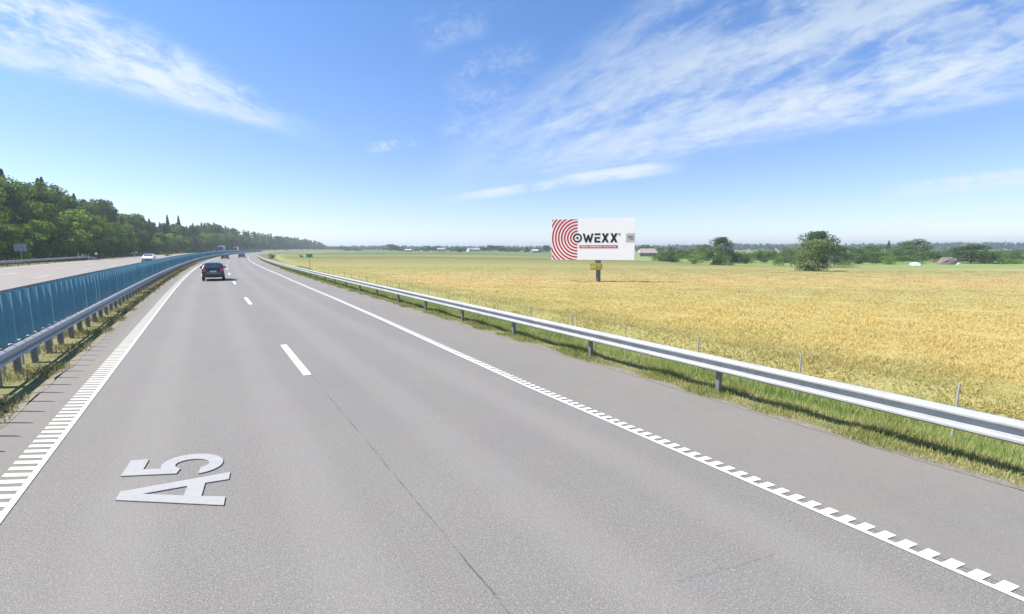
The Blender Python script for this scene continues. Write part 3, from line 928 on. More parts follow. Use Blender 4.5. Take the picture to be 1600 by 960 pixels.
for i in range(4):
    proto(f'tall{i}', 'broadleaf_tree', broad_crown(20 + i, 18, 8.5 + i * .5, 5200, 0.52, 0.08 + 0.05 * (i % 2), 26), trunk_mb(18, 0.24, i), 'leaf_mid', 'bark', 18)
for i in range(3):
    proto(f'dark{i}', 'broadleaf_tree', broad_crown(30 + i, 18, 8.0, 5000, 0.5, 0.12, 24), trunk_mb(18, 0.24, i + 9), 'leaf_dark', 'bark', 18)
for i in range(3):
    proto(f'young{i}', 'young_tree', broad_crown(40 + i, 10, 6.2, 4200, 0.38, 0.02, 22), trunk_mb(10, 0.12, i + 19), 'leaf_light', 'bark', 10)
for i in range(2):
    proto(f'spruce{i}', 'spruce_tree', conifer_crown(50 + i, 19, 7.4 + i, 4600, 0.5, 0.08), MB().tube((0, 0, -.3), (0, 0, 18.4), 0.22, 0.03, 7, False), 'needle', 'bark_pine', 19)
proto('pine0', 'pine_tree', broad_crown(61, 19, 6.5, 3000, 0.42, 0.52, 16), trunk_mb(19, 0.2, 71, 5, 0.01, 0.55), 'needle', 'bark_pine', 19)
for i in range(2):
    proto(f'bush{i}', 'shrub', broad_crown(70 + i, 4, 5.4, 2200, 0.26, 0.0, 16), trunk_mb(3, 0.06, i + 29, 4), 'leaf_mid', 'bark', 4)
proto('bushd', 'shrub', broad_crown(75, 4, 5.4, 2200, 0.26, 0.0, 16), trunk_mb(3, 0.06, 39, 4), 'leaf_dark', 'bark', 4)
proto('bushl', 'shrub', broad_crown(76, 4, 5.4, 2200, 0.26, 0.0, 16), trunk_mb(3, 0.06, 49, 4), 'leaf_light', 'bark', 4)
proto('willow', 'willow_tree', broad_crown(81, 7, 5.6, 9000, 0.24, 0.0, 44), trunk_mb(7, 0.16, 59), 'leaf_pale', 'bark', 7)
proto('round0', 'broadleaf_tree', broad_crown(85, 9, 7.5, 3600, 0.36, 0.05, 22), trunk_mb(9, 0.18, 69), 'leaf_mid', 'bark', 9)
proto('round1', 'broadleaf_tree', broad_crown(86, 9, 8.5, 3600, 0.38, 0.10, 20), trunk_mb(9, 0.18, 79), 'leaf_dark', 'bark', 9)
proto('crownup', 'broadleaf_tree', broad_crown(88, 12, 9.0, 3600, 0.42, 0.36, 16), trunk_mb(12, 0.3, 89, 9), 'leaf_dark', 'bark', 12)


def plant(key, x, y, h, w_scale=1.0, label=None, cat='tree', group=None, rz=None, name=None, z=None, seed=[0]):
    seed[0] += 1; r = random.Random(seed[0] * 31)
    p = PROTO[key]; k = h / p['h']
    if not p['used']:
        root = p['root']; p['used'] = True; p['orig'] = True
    else:
        root = p['root'].copy(); col.objects.link(root)
        for q in ('group', 'label', 'category'):
            if q in root: del root[q]
        for c in p['kids']:
            d = c.copy(); col.objects.link(d); d.parent = root
    root.location = (x, y, (ground_at(x, y) if z is None else z) - 0.05)
    root.rotation_euler = (0, 0, r.uniform(0, 6.28) if rz is None else rz)
    root.scale = (k * w_scale, k * w_scale, k)
    tag(root, label, cat, group)
    return root


def px_of(x, y, z):
    v = np.array([x, y, z - HC]); Zf = v @ FW
    return 800 + FPX * (v @ RX) / Zf, 480 - FPX * (v @ UP) / Zf


def at(px, Zd):
    """point on the land at forward distance Zd (metres) seen in photo column px"""
    xc = (px - 800) / FPX * Zd * math.cos(PIT)
    p = F0 * Zd + RX * xc
    return float(p[0]), float(p[1])


def at_lat(px, lat, lo=-5.0, hi=1500.0):
    best = None
    for s in np.arange(lo, hi, 0.5):
        x, y = path(s, lat)
        if x * F0[0] + y * F0[1] < 2: continue
        d = abs(px_of(x, y, 0)[0] - px)
        if best is None or d < best[0]: best = (d, s)
    return best[1]


SIL = np.array([(-300, 215), (0, 264), (20, 268), (30, 277), (50, 287), (62, 277), (80, 267), (92, 279), (104, 293), (112, 290), (120, 297), (135, 300), (150, 306), (165, 312), (178, 313),
                (190, 324), (200, 330), (215, 333), (230, 338), (248, 346), (300, 351), (320, 346), (345, 349), (365, 354), (390, 359), (420, 364), (450, 368), (480, 373), (500, 378), (512, 385), (560, 386)])


def sil_h(x, y):
    px, _ = px_of(x, y, 0); Zf = x * F0[0] + y * F0[1]
    return max(4.0, (YH - np.interp(px, SIL[:, 0], SIL[:, 1])) / FPX * Zf + HC - ground_at(x, y)), px


R = random.Random(4)
n_near = 0
FOREST = 'trees of the wood beyond the opposite carriageway'
LAB = dict(tall='mid green broad-leaved tree in the dense wood left of the motorway', dark='dark green broad-leaved tree in the dense wood left of the motorway',
           spruce='pointed dark spruce standing in the dense wood left of the motorway', pine='bare-trunked pine standing in the dense wood left of the motorway',
           young='low light green young tree at the front edge of the left wood')
ZONES = [(45, 'behind the grey sign'), (105, 'under the highest skyline'), (175, 'behind the first marker post'), (222, 'behind the second marker post'), (262, 'behind the silver car'),
         (305, 'between the silver car and the hatchback'), (340, 'straight above the hatchback'), (380, 'behind the two lorries'), (9999, 'where the motorway bends away')]
def forest_tree(key, x, y, h, ws):
    base = key.rstrip('0123456789'); q = px_of(x, y, 3)[0]
    zone = next(w_ for a_, w_ in ZONES if q < a_)
    row = 'front edge' if base == 'young' else 'back row' if float(lat_of(x, y)) < -42 else 'main row' if float(lat_of(x, y)) < -34 else 'front edge'
    lab = f"{dict(tall='mid green tree', dark='dark green tree', spruce='pointed spruce', pine='bare-trunked pine', young='light green tree')[base]} in the wood's {row}, {zone}"
    plant(key, x, y, h, ws, lab, 'tree', FOREST + {'tall': ', mid green', 'dark': ', dark green', 'spruce': ', spruces', 'pine': ', pines', 'young': ', young edge trees'}[base])
s = 48.0
while s < 470:                      # front edge: lighter, lower trees
    lat = -29.5 - R.uniform(0, 2.5); x, y = path(s, lat); H_, px = sil_h(x, y)
    if px > -260: forest_tree(f'young{R.randrange(3)}' if R.random() < .7 else f'tall{R.randrange(4)}', x, y, H_ * R.uniform(0.42, 0.72), R.uniform(1.0, 1.35))
    s += R.uniform(4.6, 7.5)
s = 54.0
while s < 480:                      # main row carrying the skyline
    lat = -36 - R.uniform(0, 3); x, y = path(s, lat); H_, px = sil_h(x, y)
    k = R.random(); key = f'tall{R.randrange(4)}' if k < .45 else f'dark{R.randrange(3)}' if k < .80 else f'spruce{R.randrange(2)}' if k < .95 else 'pine0'
    if px > 235 and R.random() < .2: key = f'spruce{R.randrange(2)}'
    if px > -260: forest_tree(key, x, y, H_ * R.uniform(0.80, 1.02), R.uniform(0.85, 1.1))
    s += R.uniform(4.2, 6.8)
s = 62.0
while s < 490:
    lat = -43 - R.uniform(0, 4); x, y = path(s, lat); H_, px = sil_h(x, y)
    key = f'dark{R.randrange(3)}' if R.random() < .6 else f'spruce{R.randrange(2)}'
    if px > -260: forest_tree(key, x, y, H_ * R.uniform(0.86, 1.02), R.uniform(0.9, 1.15))
    s += R.uniform(5.0, 8.0)
for px_, top in ((266, 335), (283, 336)):      # two lone spruce tips above the skyline
    s = at_lat(px_, -40); x, y = path(s, -40); Zf = x * F0[0] + y * F0[1]
    plant('spruce0', x, y, (YH - top - 3) / FPX * Zf + HC, 0.85, 'tall pointed spruce whose tip stands clear above the wood, %s of the two' % ('left' if px_ < 270 else 'right'), 'tree', 'lone spruce tips')


def mass(name, label, cat, spots, mat, seed, per=170, size=1.3):
    """far-off wood as one object"""
    r = np.random.default_rng(seed); Qs, Ts = [], []
    for (x, y, h, w, con) in spots:
        fn = conifer_crown if con else broad_crown
        kw = {} if con else dict(low=0.0, lobes=9)
        Q, T = fn(int(r.integers(1 << 30)), h, w, per, size, **kw)
        Q = Q + np.array([x, y, ground_at(x, y)]); Qs.append(Q); Ts.append(np.clip(T + r.normal(0, 0.2), 0, 1))
    o = cards_mesh(name, np.concatenate(Qs), np.concatenate(Ts), mat)
    return tag(o, label, cat, kind='stuff')


sp = []                             # interior of the near wood, behind the single trees
for s in np.arange(58, 500, 6.5):
    for lat in (-52, -60):
        l2 = lat - R.uniform(0, 4); x, y = path(s, l2); H_, px = sil_h(x, y); sp.append((x, y, H_ * R.uniform(.78, .92), R.uniform(8, 10), False))
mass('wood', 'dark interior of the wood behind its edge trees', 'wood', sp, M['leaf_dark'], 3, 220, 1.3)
sp = []; sp2 = []
for s in np.arange(465, 1250, 6.0):
    for lat in (-28, -35, -43):
        l2 = lat - R.uniform(0, 5); x, y = path(s, l2); H_, px = sil_h(x, y)
        q = (x, y, H_ * R.uniform(.8, 1.0) * (0.72 if lat == -28 else 1), R.uniform(7, 10), R.random() < .3)
        (sp if R.random() < .5 else sp2).append(q)
mass('wood', 'far end of the wood where the motorway curves away', 'wood', sp, M['leaf_mid'], 5, 150, 1.7)
mass('wood', 'dark trees mixed into the far end of the wood at the curve', 'wood', sp2, M['leaf_dark'], 6, 150, 1.7)

# distant wood along the horizon on the right
sp = []; sp2 = []
for px_ in np.arange(508, 1640, 4.2):
    for Zd, top in ((1150, 0), (1000, 1)):
        t_ = np.interp(px_, [508, 560, 600, 640, 900, 1000, 1100, 1150, 1250, 1330, 1450, 1640], [385.5, 385, 385, 385.6, 385.4, 384, 383.5, 382, 382.5, 383, 380.5, 380]) + top * 1.6 + R.uniform(-.5, .7)
        x, y = at(px_ + R.uniform(-2, 2), Zd); h = (YH - t_) / FPX * Zd + HC - ground_at(x, y)
        (sp if R.random() < .6 else sp2).append((x, y, max(5, h * 1.22), R.uniform(10, 16), False))
mass('distant_wood', 'blue green distant wood along the horizon beyond the fields', 'wood', sp, M['leaf_mid'], 7, 170, 2.8)
mass('distant_wood', 'darker stands in the distant wood along the horizon', 'wood', sp2, M['leaf_dark'], 8, 170, 2.8)


# single trees and shrubs on the right, each placed on the land at its own distance
def tree_px(key, px_, top, Zd, wpx, label, cat='tree', group=None):
    x, y = at(px_, Zd); g_ = ground_at(x, y); h = (YH - top) / FPX * Zd + HC - g_
    Q = PROTO[key]; w0 = {'willow': 5.4, 'round0': 7.6, 'round1': 8.6, 'crownup': 9.0, 'bush0': 5.6, 'bush1': 5.6, 'bushd': 5.6, 'bushl': 5.6}.get(key, 8.5)
    w = (0.98 if key == 'willow' else 1.22) * wpx / FPX * Zd / (w0 * h / Q['h'])
    return plant(key, x, y, h, w, label, cat, group)


tree_px('willow', 1272, 371, 88, 54, 'pale olive bushy tree standing alone at the field edge')
tree_px('crownup', 1277, 362, 150, 50, 'dark spreading crown rising behind the pale olive tree')
tree_px('round1', 1306, 380, 160, 32, 'dark green tree right behind the pale olive tree')
tree_px('crownup', 1127, 371, 190, 34, 'tall dark tree with a lopsided crown right of the billboard')
tree_px('round0', 1115, 383, 142, 25, 'slim grey green tree in front of the lopsided dark tree')
tree_px('bush0', 1087, 405, 155, 12, 'small round grey green bush left of the slim tree', 'bush')
tree_px('bush1', 1133, 399, 150, 24, 'grey green bush at the foot of the lopsided dark tree', 'bush')
tree_px('round0', 1098, 380, 230, 19, 'narrow dark green tree left of the lopsided dark tree')
tree_px('round0', 1077, 387, 250, 26, 'broad light green tree beyond the billboard post')
tree_px('round0', 1048, 385, 300, 22, 'grey green tree right of the red roofed farmhouse')
tree_px('round1', 1009, 382.5, 380, 30, 'dark tree rising behind the red roofed farmhouse')
tree_px('bush1', 1148, 393, 200, 20, 'pale green bush beside the lopsided dark tree, leftmost in its row', 'bush', 'bushes along the meadow')
tree_px('bushd', 1164, 396, 185, 18, 'dark bush, second in the row along the meadow', 'bush', 'bushes along the meadow')
tree_px('bush0', 1183, 393, 190, 20, 'mid green bush in the middle of the row along the meadow', 'bush', 'bushes along the meadow')
tree_px('bushd', 1200, 392, 200, 24, 'large dark bush towards the right of the meadow row', 'bush', 'bushes along the meadow')
tree_px('bushl', 1218, 400, 165, 18, 'bright green low bush in the meadow left of the pale olive tree', 'bush')
tree_px('bush1', 1243, 392, 180, 20, 'brownish bush directly left of the pale olive tree', 'bush')
tree_px('bush0', 1228, 388, 230, 30, 'mid green tree mass behind the bright meadow bush', 'tree')
tree_px('bushl', 1316, 404, 170, 32, 'long bright green bush right of the pale olive tree', 'bush')
tree_px('bushd', 1349, 395, 178, 27, 'dark round bush, left of a dark pair', 'bush')
tree_px('bushd', 1374, 395, 182, 27, 'dark round bush, right of a dark pair', 'bush')
tree_px('round0', 1335, 385, 240, 36, 'mid green tree behind the long bright bush')
tree_px('round0', 1364, 381, 230, 36, 'mid green tree rising behind the dark pair of bushes')
tree_px('spruce0', 1388, 376, 240, 12, 'slender dark conifer between two green trees')
tree_px('round0', 1407, 382, 220, 34, 'light green tree between the slender conifer and the dark domed tree')
tree_px('round1', 1432, 373, 250, 46, 'dark domed tree above the white tarpaulin')
tree_px('bushl', 1391, 398, 175, 20, 'bright green bush below the slender conifer', 'bush')
tree_px('bush0', 1422, 399, 180, 36, 'mid green bush behind the white tarpaulin', 'bush')
tree_px('bush0', 1455, 393, 195, 34, 'mid green bush left of the brown heap', 'bush')
tree_px('round0', 1478, 388, 220, 42, 'mid green tree behind the brown heap')
tree_px('round1', 1519, 381, 185, 58, 'large dark tree right of the brown heap')
tree_px('bushd', 1545, 393, 178, 30, 'dark bush leaning on the large dark tree', 'bush')
tree_px('bushl', 1566, 402, 178, 30, 'light green hedge bush near the right edge, left one', 'bush')
tree_px('bushl', 1592, 404, 178, 30, 'light green hedge bush at the very right edge', 'bush')
tree_px('round0', 1552, 390, 300, 40, 'hazy green tree beyond the light hedge')
tree_px('round0', 1590, 389, 320, 46, 'hazy green tree at the very right edge')
tree_px('round0', 1500, 388, 320, 40, 'hazy green tree far behind the large dark tree')
for px_, top, w_, Zd, key, lab in ((612, 381.5, 22, 620, 'round1', 'dark round tree clump standing highest on the left horizon'), (626, 386, 12, 640, 'round0', 'small tree right of the highest far clump'),
                                   (540, 385.3, 22, 700, 'round1', 'far dark tree right of where the motorway vanishes'), (556, 386, 18, 700, 'round0', 'far tree, second right of the motorway end'),
                                   (655, 385.6, 16, 640, 'round0', 'far tree left of the white horizon sheds'), (669, 383.5, 16, 600, 'round0', 'far grey green tree behind the white shed'),
                                   (684, 384, 18, 600, 'round1', 'far dark tree over the long pale shed'), (705, 385, 22, 590, 'round0', 'far tree right of the long pale shed'),
                                   (716, 387, 13, 520, 'bushd', 'dark round bush in front of the far trees'), (729, 384.6, 20, 600, 'round0', 'far round tree left of the white gable'),
                                   (746, 386, 16, 600, 'round0', 'far tree behind the white gable'), (765, 383, 20, 560, 'round1', 'far broad dark tree right of the white gable'),
                                   (780, 383.6, 18, 560, 'round1', 'far dark tree joined to the broad dark one'), (795, 386.5, 16, 560, 'round0', 'far low tree right of the joined dark trees'),
                                   (810, 387, 16, 560, 'round0', 'far low tree halfway to the billboard'), (823, 384.5, 9, 540, 'spruce1', 'far narrow tree left of the billboard'),
                                   (838, 386.5, 18, 540, 'round0', 'far tree over the pale shed beside the billboard'), (853, 383, 12, 520, 'round1', 'far pointed tree touching the left edge of the billboard'),
                                   (880, 386, 30, 540, 'round0', 'far tree hidden behind the billboard face'), (1030, 385, 24, 400, 'round0', 'grey green tree at the right end of the red roofed farmhouse')):
    if 'hidden' in lab: continue
    tree_px(key, px_, top, Zd, w_ * 1.35, lab)
Rb = random.Random(77)
WHERE = [(1148, 'behind the slim tree'), (1245, 'along the meadow'), (1330, 'beside the pale olive tree'), (1420, 'around the dark pair of bushes'), (1480, 'behind the white tarpaulin'), (1546, 'beside the brown heap'), (9999, 'beyond the light hedge')]
WHERE.insert(0, (1100, 'between the red roofed farmhouse and the lopsided tree'))
for i in range(70):
    px_ = 1036 + i * 8.1 + Rb.uniform(-3, 3); top = Rb.uniform(387, 398) if px_ > 1240 else Rb.uniform(390, 398)
    key = Rb.choice(['bush0', 'bush1', 'bushd', 'round0', 'bushl'])
    kind_ = {'bush0': 'mid green', 'bush1': 'mid green', 'bushd': 'dark green', 'round0': 'leafy', 'bushl': 'light green'}[key]
    wh = next(w_ for a_, w_ in WHERE if px_ < a_)
    tree_px(key, px_, top, Rb.uniform(195, 290), Rb.uniform(22, 42), f'{kind_} thicket bush in the hedgerow {wh}', 'bush', f'thicket bushes of the hedgerow, {kind_}')
# shrubs at the end of the right rail
tree_px('bushd', 423, 397, 185, 11, 'dark low shrub where the right guard rail ends', 'bush')
tree_px('bushd', 470, 398, 190, 6, 'tiny dark shrub beyond the green sign', 'bush')
tree_px('bushd', 262, 394, 150, 9, 'dark low shrub on the far verge beyond the silver car', 'bush')
for k_, p in list(PROTO.items()):
    if not p['used']:
        for c in p['kids']: bpy.data.objects.remove(c)
        bpy.data.objects.remove(p['root'])

# ------------------------------------------------------------------ buildings
M['plaster'] = simple('white_plaster', (0.50, 0.50, 0.48), 0.9, 0, 0.1, 1.0)
M['red_roof'] = simple('red_roof', (0.36, 0.275, 0.25), 0.8, 0, 0.2, 1.0)
M['grey_roof'] = simple('grey_roof', (0.30, 0.30, 0.31), 0.8, 0, 0.2, 1.0)
M['brown_roof'] = simple('brown_boards', (0.26, 0.20, 0.165), 0.95, 0, 0.3, 1.3)
M['dark_glass'] = simple('dark_glass', (0.02, 0.025, 0.03), 0.15, 0, 0.1)
M['tarp'] = simple('tarpaulin', (0.55, 0.62, 0.70), 0.6, 0, 0.1, 1.0)


def house(px_, Zd, L_, W_, eave, ridge, wallm, roofm, label, name='farmhouse', cat='house', rz=None, hip=0.0, dz=0.0):
    x, y = at(px_, Zd); z = ground_at(x, y) + dz
    o = empty(name, (x, y, z), -TH if rz is None else rz); tag(o, label, cat)
    w = MB(); l, q = L_ / 2, W_ / 2; hp = hip * l
    w.add([(-l, -q, -1), (l, -q, -1), (l, q, -1), (-l, q, -1), (-l, -q, eave), (l, -q, eave), (l, q, eave), (-l, q, eave)] + ([(-l, 0, ridge - .12), (l, 0, ridge - .12)] if not hip else []),
          [(0, 1, 5, 4), (2, 3, 7, 6), (1, 2, 6, 5), (3, 0, 4, 7)] + ([(5, 6, 9), (7, 4, 8)] if not hip else []))
    w.build('wall', M[wallm], o)
    r_ = MB(); a = 0.35
    sl_ = (ridge - eave) / q
    def slope(sy):
        p = [(-l - a, sy * (q + a), eave - a * sl_), (l + a, sy * (q + a), eave - a * sl_), (l + a - hp, 0, ridge), (-l - a + hp, 0, ridge)]
        r_.add(p + [(u, v_, z_ + 0.12) for u, v_, z_ in p], [(0, 1, 2, 3), (7, 6, 5, 4), (0, 4, 5, 1), (1, 5, 6, 2), (2, 6, 7, 3), (3, 7, 4, 0)])
    slope(-1); slope(1)
    if hip:
        for sx in (-1, 1):
            p = [(sx * (l + a), -q - a, eave - a * sl_), (sx * (l + a), q + a, eave - a * sl_), (sx * (l + a - hp), 0, ridge)]
            r_.add(p + [(u, v_, z_ + .12) for u, v_, z_ in p], [(0, 1, 2), (5, 4, 3), (0, 3, 4, 1), (1, 4, 5, 2), (2, 5, 3, 0)])
    ro = r_.build('roof', M[roofm], o)
    if name == 'farmhouse':
        MB().box((l * .3, 0.3, ridge + .3), (.6, .6, 1.2)).build('chimney', M['red_roof'], ro)
    n = max(2, int(L_ / 3.5))
    for i in range(n):
        xx = -l + (i + .5) * L_ / n
        if i == n // 2 and name == 'farmhouse':
            MB().box((xx, -q - .02, 1.0), (1.0, .08, 2.0)).build('door', M['brown_roof'], o)
        else:
            f_ = MB().box((xx, -q - .03, min(1.5, eave * .6)), (1.1, .06, 1.1)).build('window', M['plaster'] if wallm != 'plaster' else M['grey_roof'], o)
            MB().box((xx, -q - .065, min(1.5, eave * .6)), (.9, .02, .9)).build('pane', M['dark_glass'], f_)
    return o


house(1012, 340, 12.5, 7, 2.6, 5.4, 'brown_roof', 'red_roof', 'low farmhouse with a faded red roof right of the billboard', hip=.25)
house(1296, 178, 4.2, 4.0, 2.3, 3.9, 'plaster', 'grey_roof', 'small white gabled cottage right behind the pale olive tree', 'cottage', rz=-TH + 1.2)
house(1135, 260, 8, 6, 2.5, 4.2, 'plaster', 'grey_roof', 'pale cottage half hidden by bushes right of the lopsided tree', 'cottage')
house(736, 585, 9, 7, 2.6, 4.6, 'plaster', 'grey_roof', 'white gabled house among the far trees', 'farmhouse', rz=-TH + .6)
house(745, 575, 7, 6, 2.5, 4.2, 'plaster', 'grey_roof', 'second white house joined to the far white gable', 'farmhouse')
house(690, 570, 9, 8, 3.0, 4.6, 'plaster', 'grey_roof', 'long pale shed among the far trees', 'shed')
house(638, 560, 7, 6, 2.0, 3.0, 'plaster', 'plaster', 'flat white shed left of the far trees', 'shed')
house(836, 500, 6, 6, 2.2, 3.4, 'plaster', 'plaster', 'pale shed low beside the left edge of the billboard', 'shed')


def heap(px_, Zd, l, w, h, mat, label, name, cat, seed):
    """a low lumpy pile: rings of points pulled in towards the top"""
    r = random.Random(seed); x, y = at(px_, Zd); z = ground_at(x, y)
    m_ = MB(); n, k = 14, 6; V = []
    for j in range(k):
        t_ = j / (k - 1); sc_ = math.cos(t_ * math.pi / 2 * .93) ** .8
        for i in range(n):
            a = 2 * math.pi * i / n; q = 1 + r.uniform(-.16, .16)
            V.append((l / 2 * sc_ * q * math.cos(a), w / 2 * sc_ * q * math.sin(a), h * math.sin(t_ * math.pi / 2) * (1 + r.uniform(-.08, .08)) - .2))
    F = [(j * n + i, j * n + (i + 1) % n, (j + 1) * n + (i + 1) % n, (j + 1) * n + i) for j in range(k - 1) for i in range(n)] + [tuple(range((k - 1) * n, k * n))]
    m_.add(V, F); o = m_.build(name, mat); o.location = (x, y, z); o.rotation_euler = (0, 0, -TH)
    return tag(o, label, cat)


M['brush'] = simple('brushwood', (0.25, 0.20, 0.165), 1.0, 0, 0.5, 2.5, bump=0.2)
heap(1483, 172, 6.8, 4, 2.9, M['brush'], 'grey brown heap of brushwood left of the large dark tree', 'brushwood_heap', 'heap', 3)
heap(1501, 168, 1.8, 1.2, .9, M['plaster'], 'small white bundle at the right foot of the brown heap', 'bundle', 'bundle', 5)
heap(1433, 165, 4.2, 3, 1.3, M['tarp'], 'white blue tarpaulin lying over a low stack in the meadow', 'tarpaulin_stack', 'tarpaulin', 7)

# ------------------------------------------------------------------ billboard
BZ = 52.0
bx, by = at(935.5, BZ); bg_z = ground_at(bx, by)
M['pole'] = simple('grey_blue_pole', (0.12, 0.145, 0.17), 0.5, 0.3, 0.15, 2)
M['bb_white'] = simple('billboard_white', (0.93, 0.93, 0.93), 0.8, 0, 0.015, 1)
M['bb_red'] = simple('billboard_red', (0.50, 0.006, 0.012), 0.9, 0, 0.03, 1)
M['bb_black'] = simple('billboard_black', (0.004, 0.004, 0.004), 0.9, 0, 0.03, 1)
M['bb_grey'] = simple('billboard_grey', (0.52, 0.50, 0.50), 0.5, 0, 0.03, 1)
M['ochre'] = simple('ochre_paint', (0.36, 0.28, 0.04), 0.6, 0, 0.2, 2)
bb = empty('billboard', (bx, by, bg_z), -TH + math.radians(-14)); tag(bb, 'big white roadside billboard with red rings on a single post in the field', 'billboard')
mpp = BZ / FPX                         # metres per photo pixel at the board
zt = HC + (YH - 343) * mpp - bg_z; zb_ = HC + (YH - 406.3) * mpp - bg_z
wx0 = (862 - 935.5) * mpp; wx1 = (989.5 - 935.5) * mpp
BW, BH = wx1 - wx0, zt - zb_
MB().box(((wx0 + wx1) / 2, 0.18, (zt + zb_) / 2), (BW, 0.36, BH)).build('panel', M['bb_white'], bb, bevel=0.01)
fr = MB()
for zz in (zb_ + .5, (zt + zb_) / 2, zt - .5): fr.box(((wx0 + wx1) / 2, 0.42, zz), (BW - .3, .1, .14))
fr.box((0, 0.44, (zt + zb_) / 2), (.5, .14, BH - .4)); fr.build('frame', M['pole'], bb)
MB().tube((0, 0.25, -1), (0, 0.25, zb_ + 1.0), .25, .25, 20).box((-.1, .25, zb_ - .15), (.5, .5, .3)).build('post', M['pole'], bb)
yz1, yz0 = HC + (YH - 411.5) * mpp - bg_z, HC + (YH - 421.5) * mpp - bg_z
yb = MB().box((-.23, .1, (yz0 + yz1) / 2), (1.25, .8, yz1 - yz0)); yb.build('service_box', M['ochre'], bb, bevel=.02)
MB().box((-.5, -.315, (yz0 + yz1) / 2), (.5, .02, .4)).build('box_door', simple('ochre_light', (.5, .42, .08), .6), bb)
# printed face: everything slightly proud of the panel
def face_poly(name, loops, mat, y_, parent):
    """loops in board coordinates: x 0..127.5, y 0..63.3 photo pixels from the upper left corner"""
    cu_ = bpy.data.curves.new(name, 'CURVE'); cu_.dimensions = '2D'; cu_.fill_mode = 'BOTH'; cu_.extrude = 0.004
    for lp in loops:
        sp_ = cu_.splines.new('POLY'); sp_.points.add(len(lp) - 1); sp_.use_cyclic_u = True
        for i, (u, v_) in enumerate(lp): sp_.points[i].co = (wx0 + u * mpp, zt - v_ * mpp, 0, 1)
    tmp = bpy.data.objects.new(name, cu_); col.objects.link(tmp)
    dg = bpy.context.evaluated_depsgraph_get(); me = bpy.data.meshes.new_from_object(tmp.evaluated_get(dg))
    bpy.data.objects.remove(tmp); me.materials.clear(); me.materials.append(mat)
    o = bpy.data.objects.new(name, me); col.objects.link(o); o.parent = parent
    o.rotation_euler = (math.pi / 2, 0, 0); o.location = (0, y_, 0); return o


# ring centre and radii read from the photograph (board pixels)
cx_, cy_ = 40.3, 29.2
def clip_ring(r0, r1):
    """left half ring clipped to the panel"""
    N_ = 40; bars_ = []
    pts = []
    def inside(u, v_): return u >= 0.15 and 0.15 <= v_ <= 63.1
    run = []; runs = []
    for i in range(N_ * 4 + 1):
        a = math.radians(90 + 180 * i / (N_ * 4))
        o_ = (cx_ + r1 * math.cos(a), cy_ - r1 * math.sin(a)); n_ = (cx_ + r0 * math.cos(a), cy_ - r0 * math.sin(a))
        # clip radially
        best = None
        for q in range(0, 9):
            f_ = q / 8; rr_ = r0 + (r1 - r0) * f_; p = (cx_ + rr_ * math.cos(a), cy_ - rr_ * math.sin(a))
            if inside(*p): best = p
        if inside(*n_) and best: run.append((n_, best))
        else:
            if len(run) > 2: runs.append(run)
            run = []
    if len(run) > 2: runs.append(run)
    return [[p[1] for p in r_] + [p[0] for p in r_[::-1]] for r_ in runs]
loops = []
for k in range(9):
    r0 = 9.3 + k * 4.75; loops += clip_ring(r0, r0 + 2.35)
face_poly('ring_pattern', loops, M['bb_red'], -0.006, bb)
def circ(cx, cy, r, n=40, rev=False):
    p = [(cx + r * math.cos(2 * math.pi * i / n), cy + r * math.sin(2 * math.pi * i / n)) for i in range(n)]
    return p[::-1] if rev else p
face_poly('letter', [circ(40.3, 29.2, 7.1), circ(40.3, 29.2, 4.7, rev=True)], M['bb_black'], -0.012, bb)
face_poly('letter_dot', [circ(40.3, 29.2, 1.9)], M['bb_black'], -0.012, bb)
W_ = [(48.3, 22.4), (51.3, 22.4), (53.9, 30.8), (56.1, 24.2), (58.0, 24.2), (60.2, 30.8), (62.0, 22.4), (65.0, 22.4), (61.3, 36.2), (58.9, 36.2), (57.0, 30.2), (55.2, 36.2), (52.7, 36.2)]
face_poly('letter', [W_], M['bb_black'], -0.012, bb)
face_poly('letter', [[(66.6, 22.3), (75.6, 22.3), (75.6, 25.0), (66.6, 25.0)], [(66.6, 27.9), (75.2, 27.9), (75.2, 30.5), (69.5, 30.5), (69.5, 33.6), (75.6, 33.6), (75.6, 36.3), (66.6, 36.3)]], M['bb_black'], -0.012, bb)
def Xl(x0, x1, t=3.4):
    m0 = (x0 + x1) / 2; h0, h1 = 22.3, 36.3; mid = (h0 + h1) / 2
    return [(x0 + .3, h0), (x0 + t + .3, h0), (m0, mid - 3.0), (x1 - t - .3, h0), (x1 - .3, h0), (m0 + 1.9, mid), (x1, h1), (x1 - t, h1), (m0, mid + 3.0), (x0 + t, h1), (x0, h1), (m0 - 1.9, mid)]
face_poly('letter', [Xl(77.3, 88.6)], M['bb_black'], -0.012, bb)
face_poly('letter', [Xl(90.4, 101.8)], M['bb_black'], -0.012, bb)
face_poly('trademark_ring', [circ(104.3, 23.9, 1.5, 20), circ(104.3, 23.9, 1.0, 20, True), circ(104.3, 23.9, .5, 20)], M['bb_black'], -0.012, bb)
face_poly('red_bar', [[(43.4, 40.5), (102, 40.5), (102, 44.9), (43.4, 44.9)]], M['bb_red'], -0.012, bb)
face_poly('corner_card', [[(114.2, 22.6), (127.2, 22.6), (127.2, 36.0), (114.2, 36.0)]], M['bb_grey'], -0.006, bb)


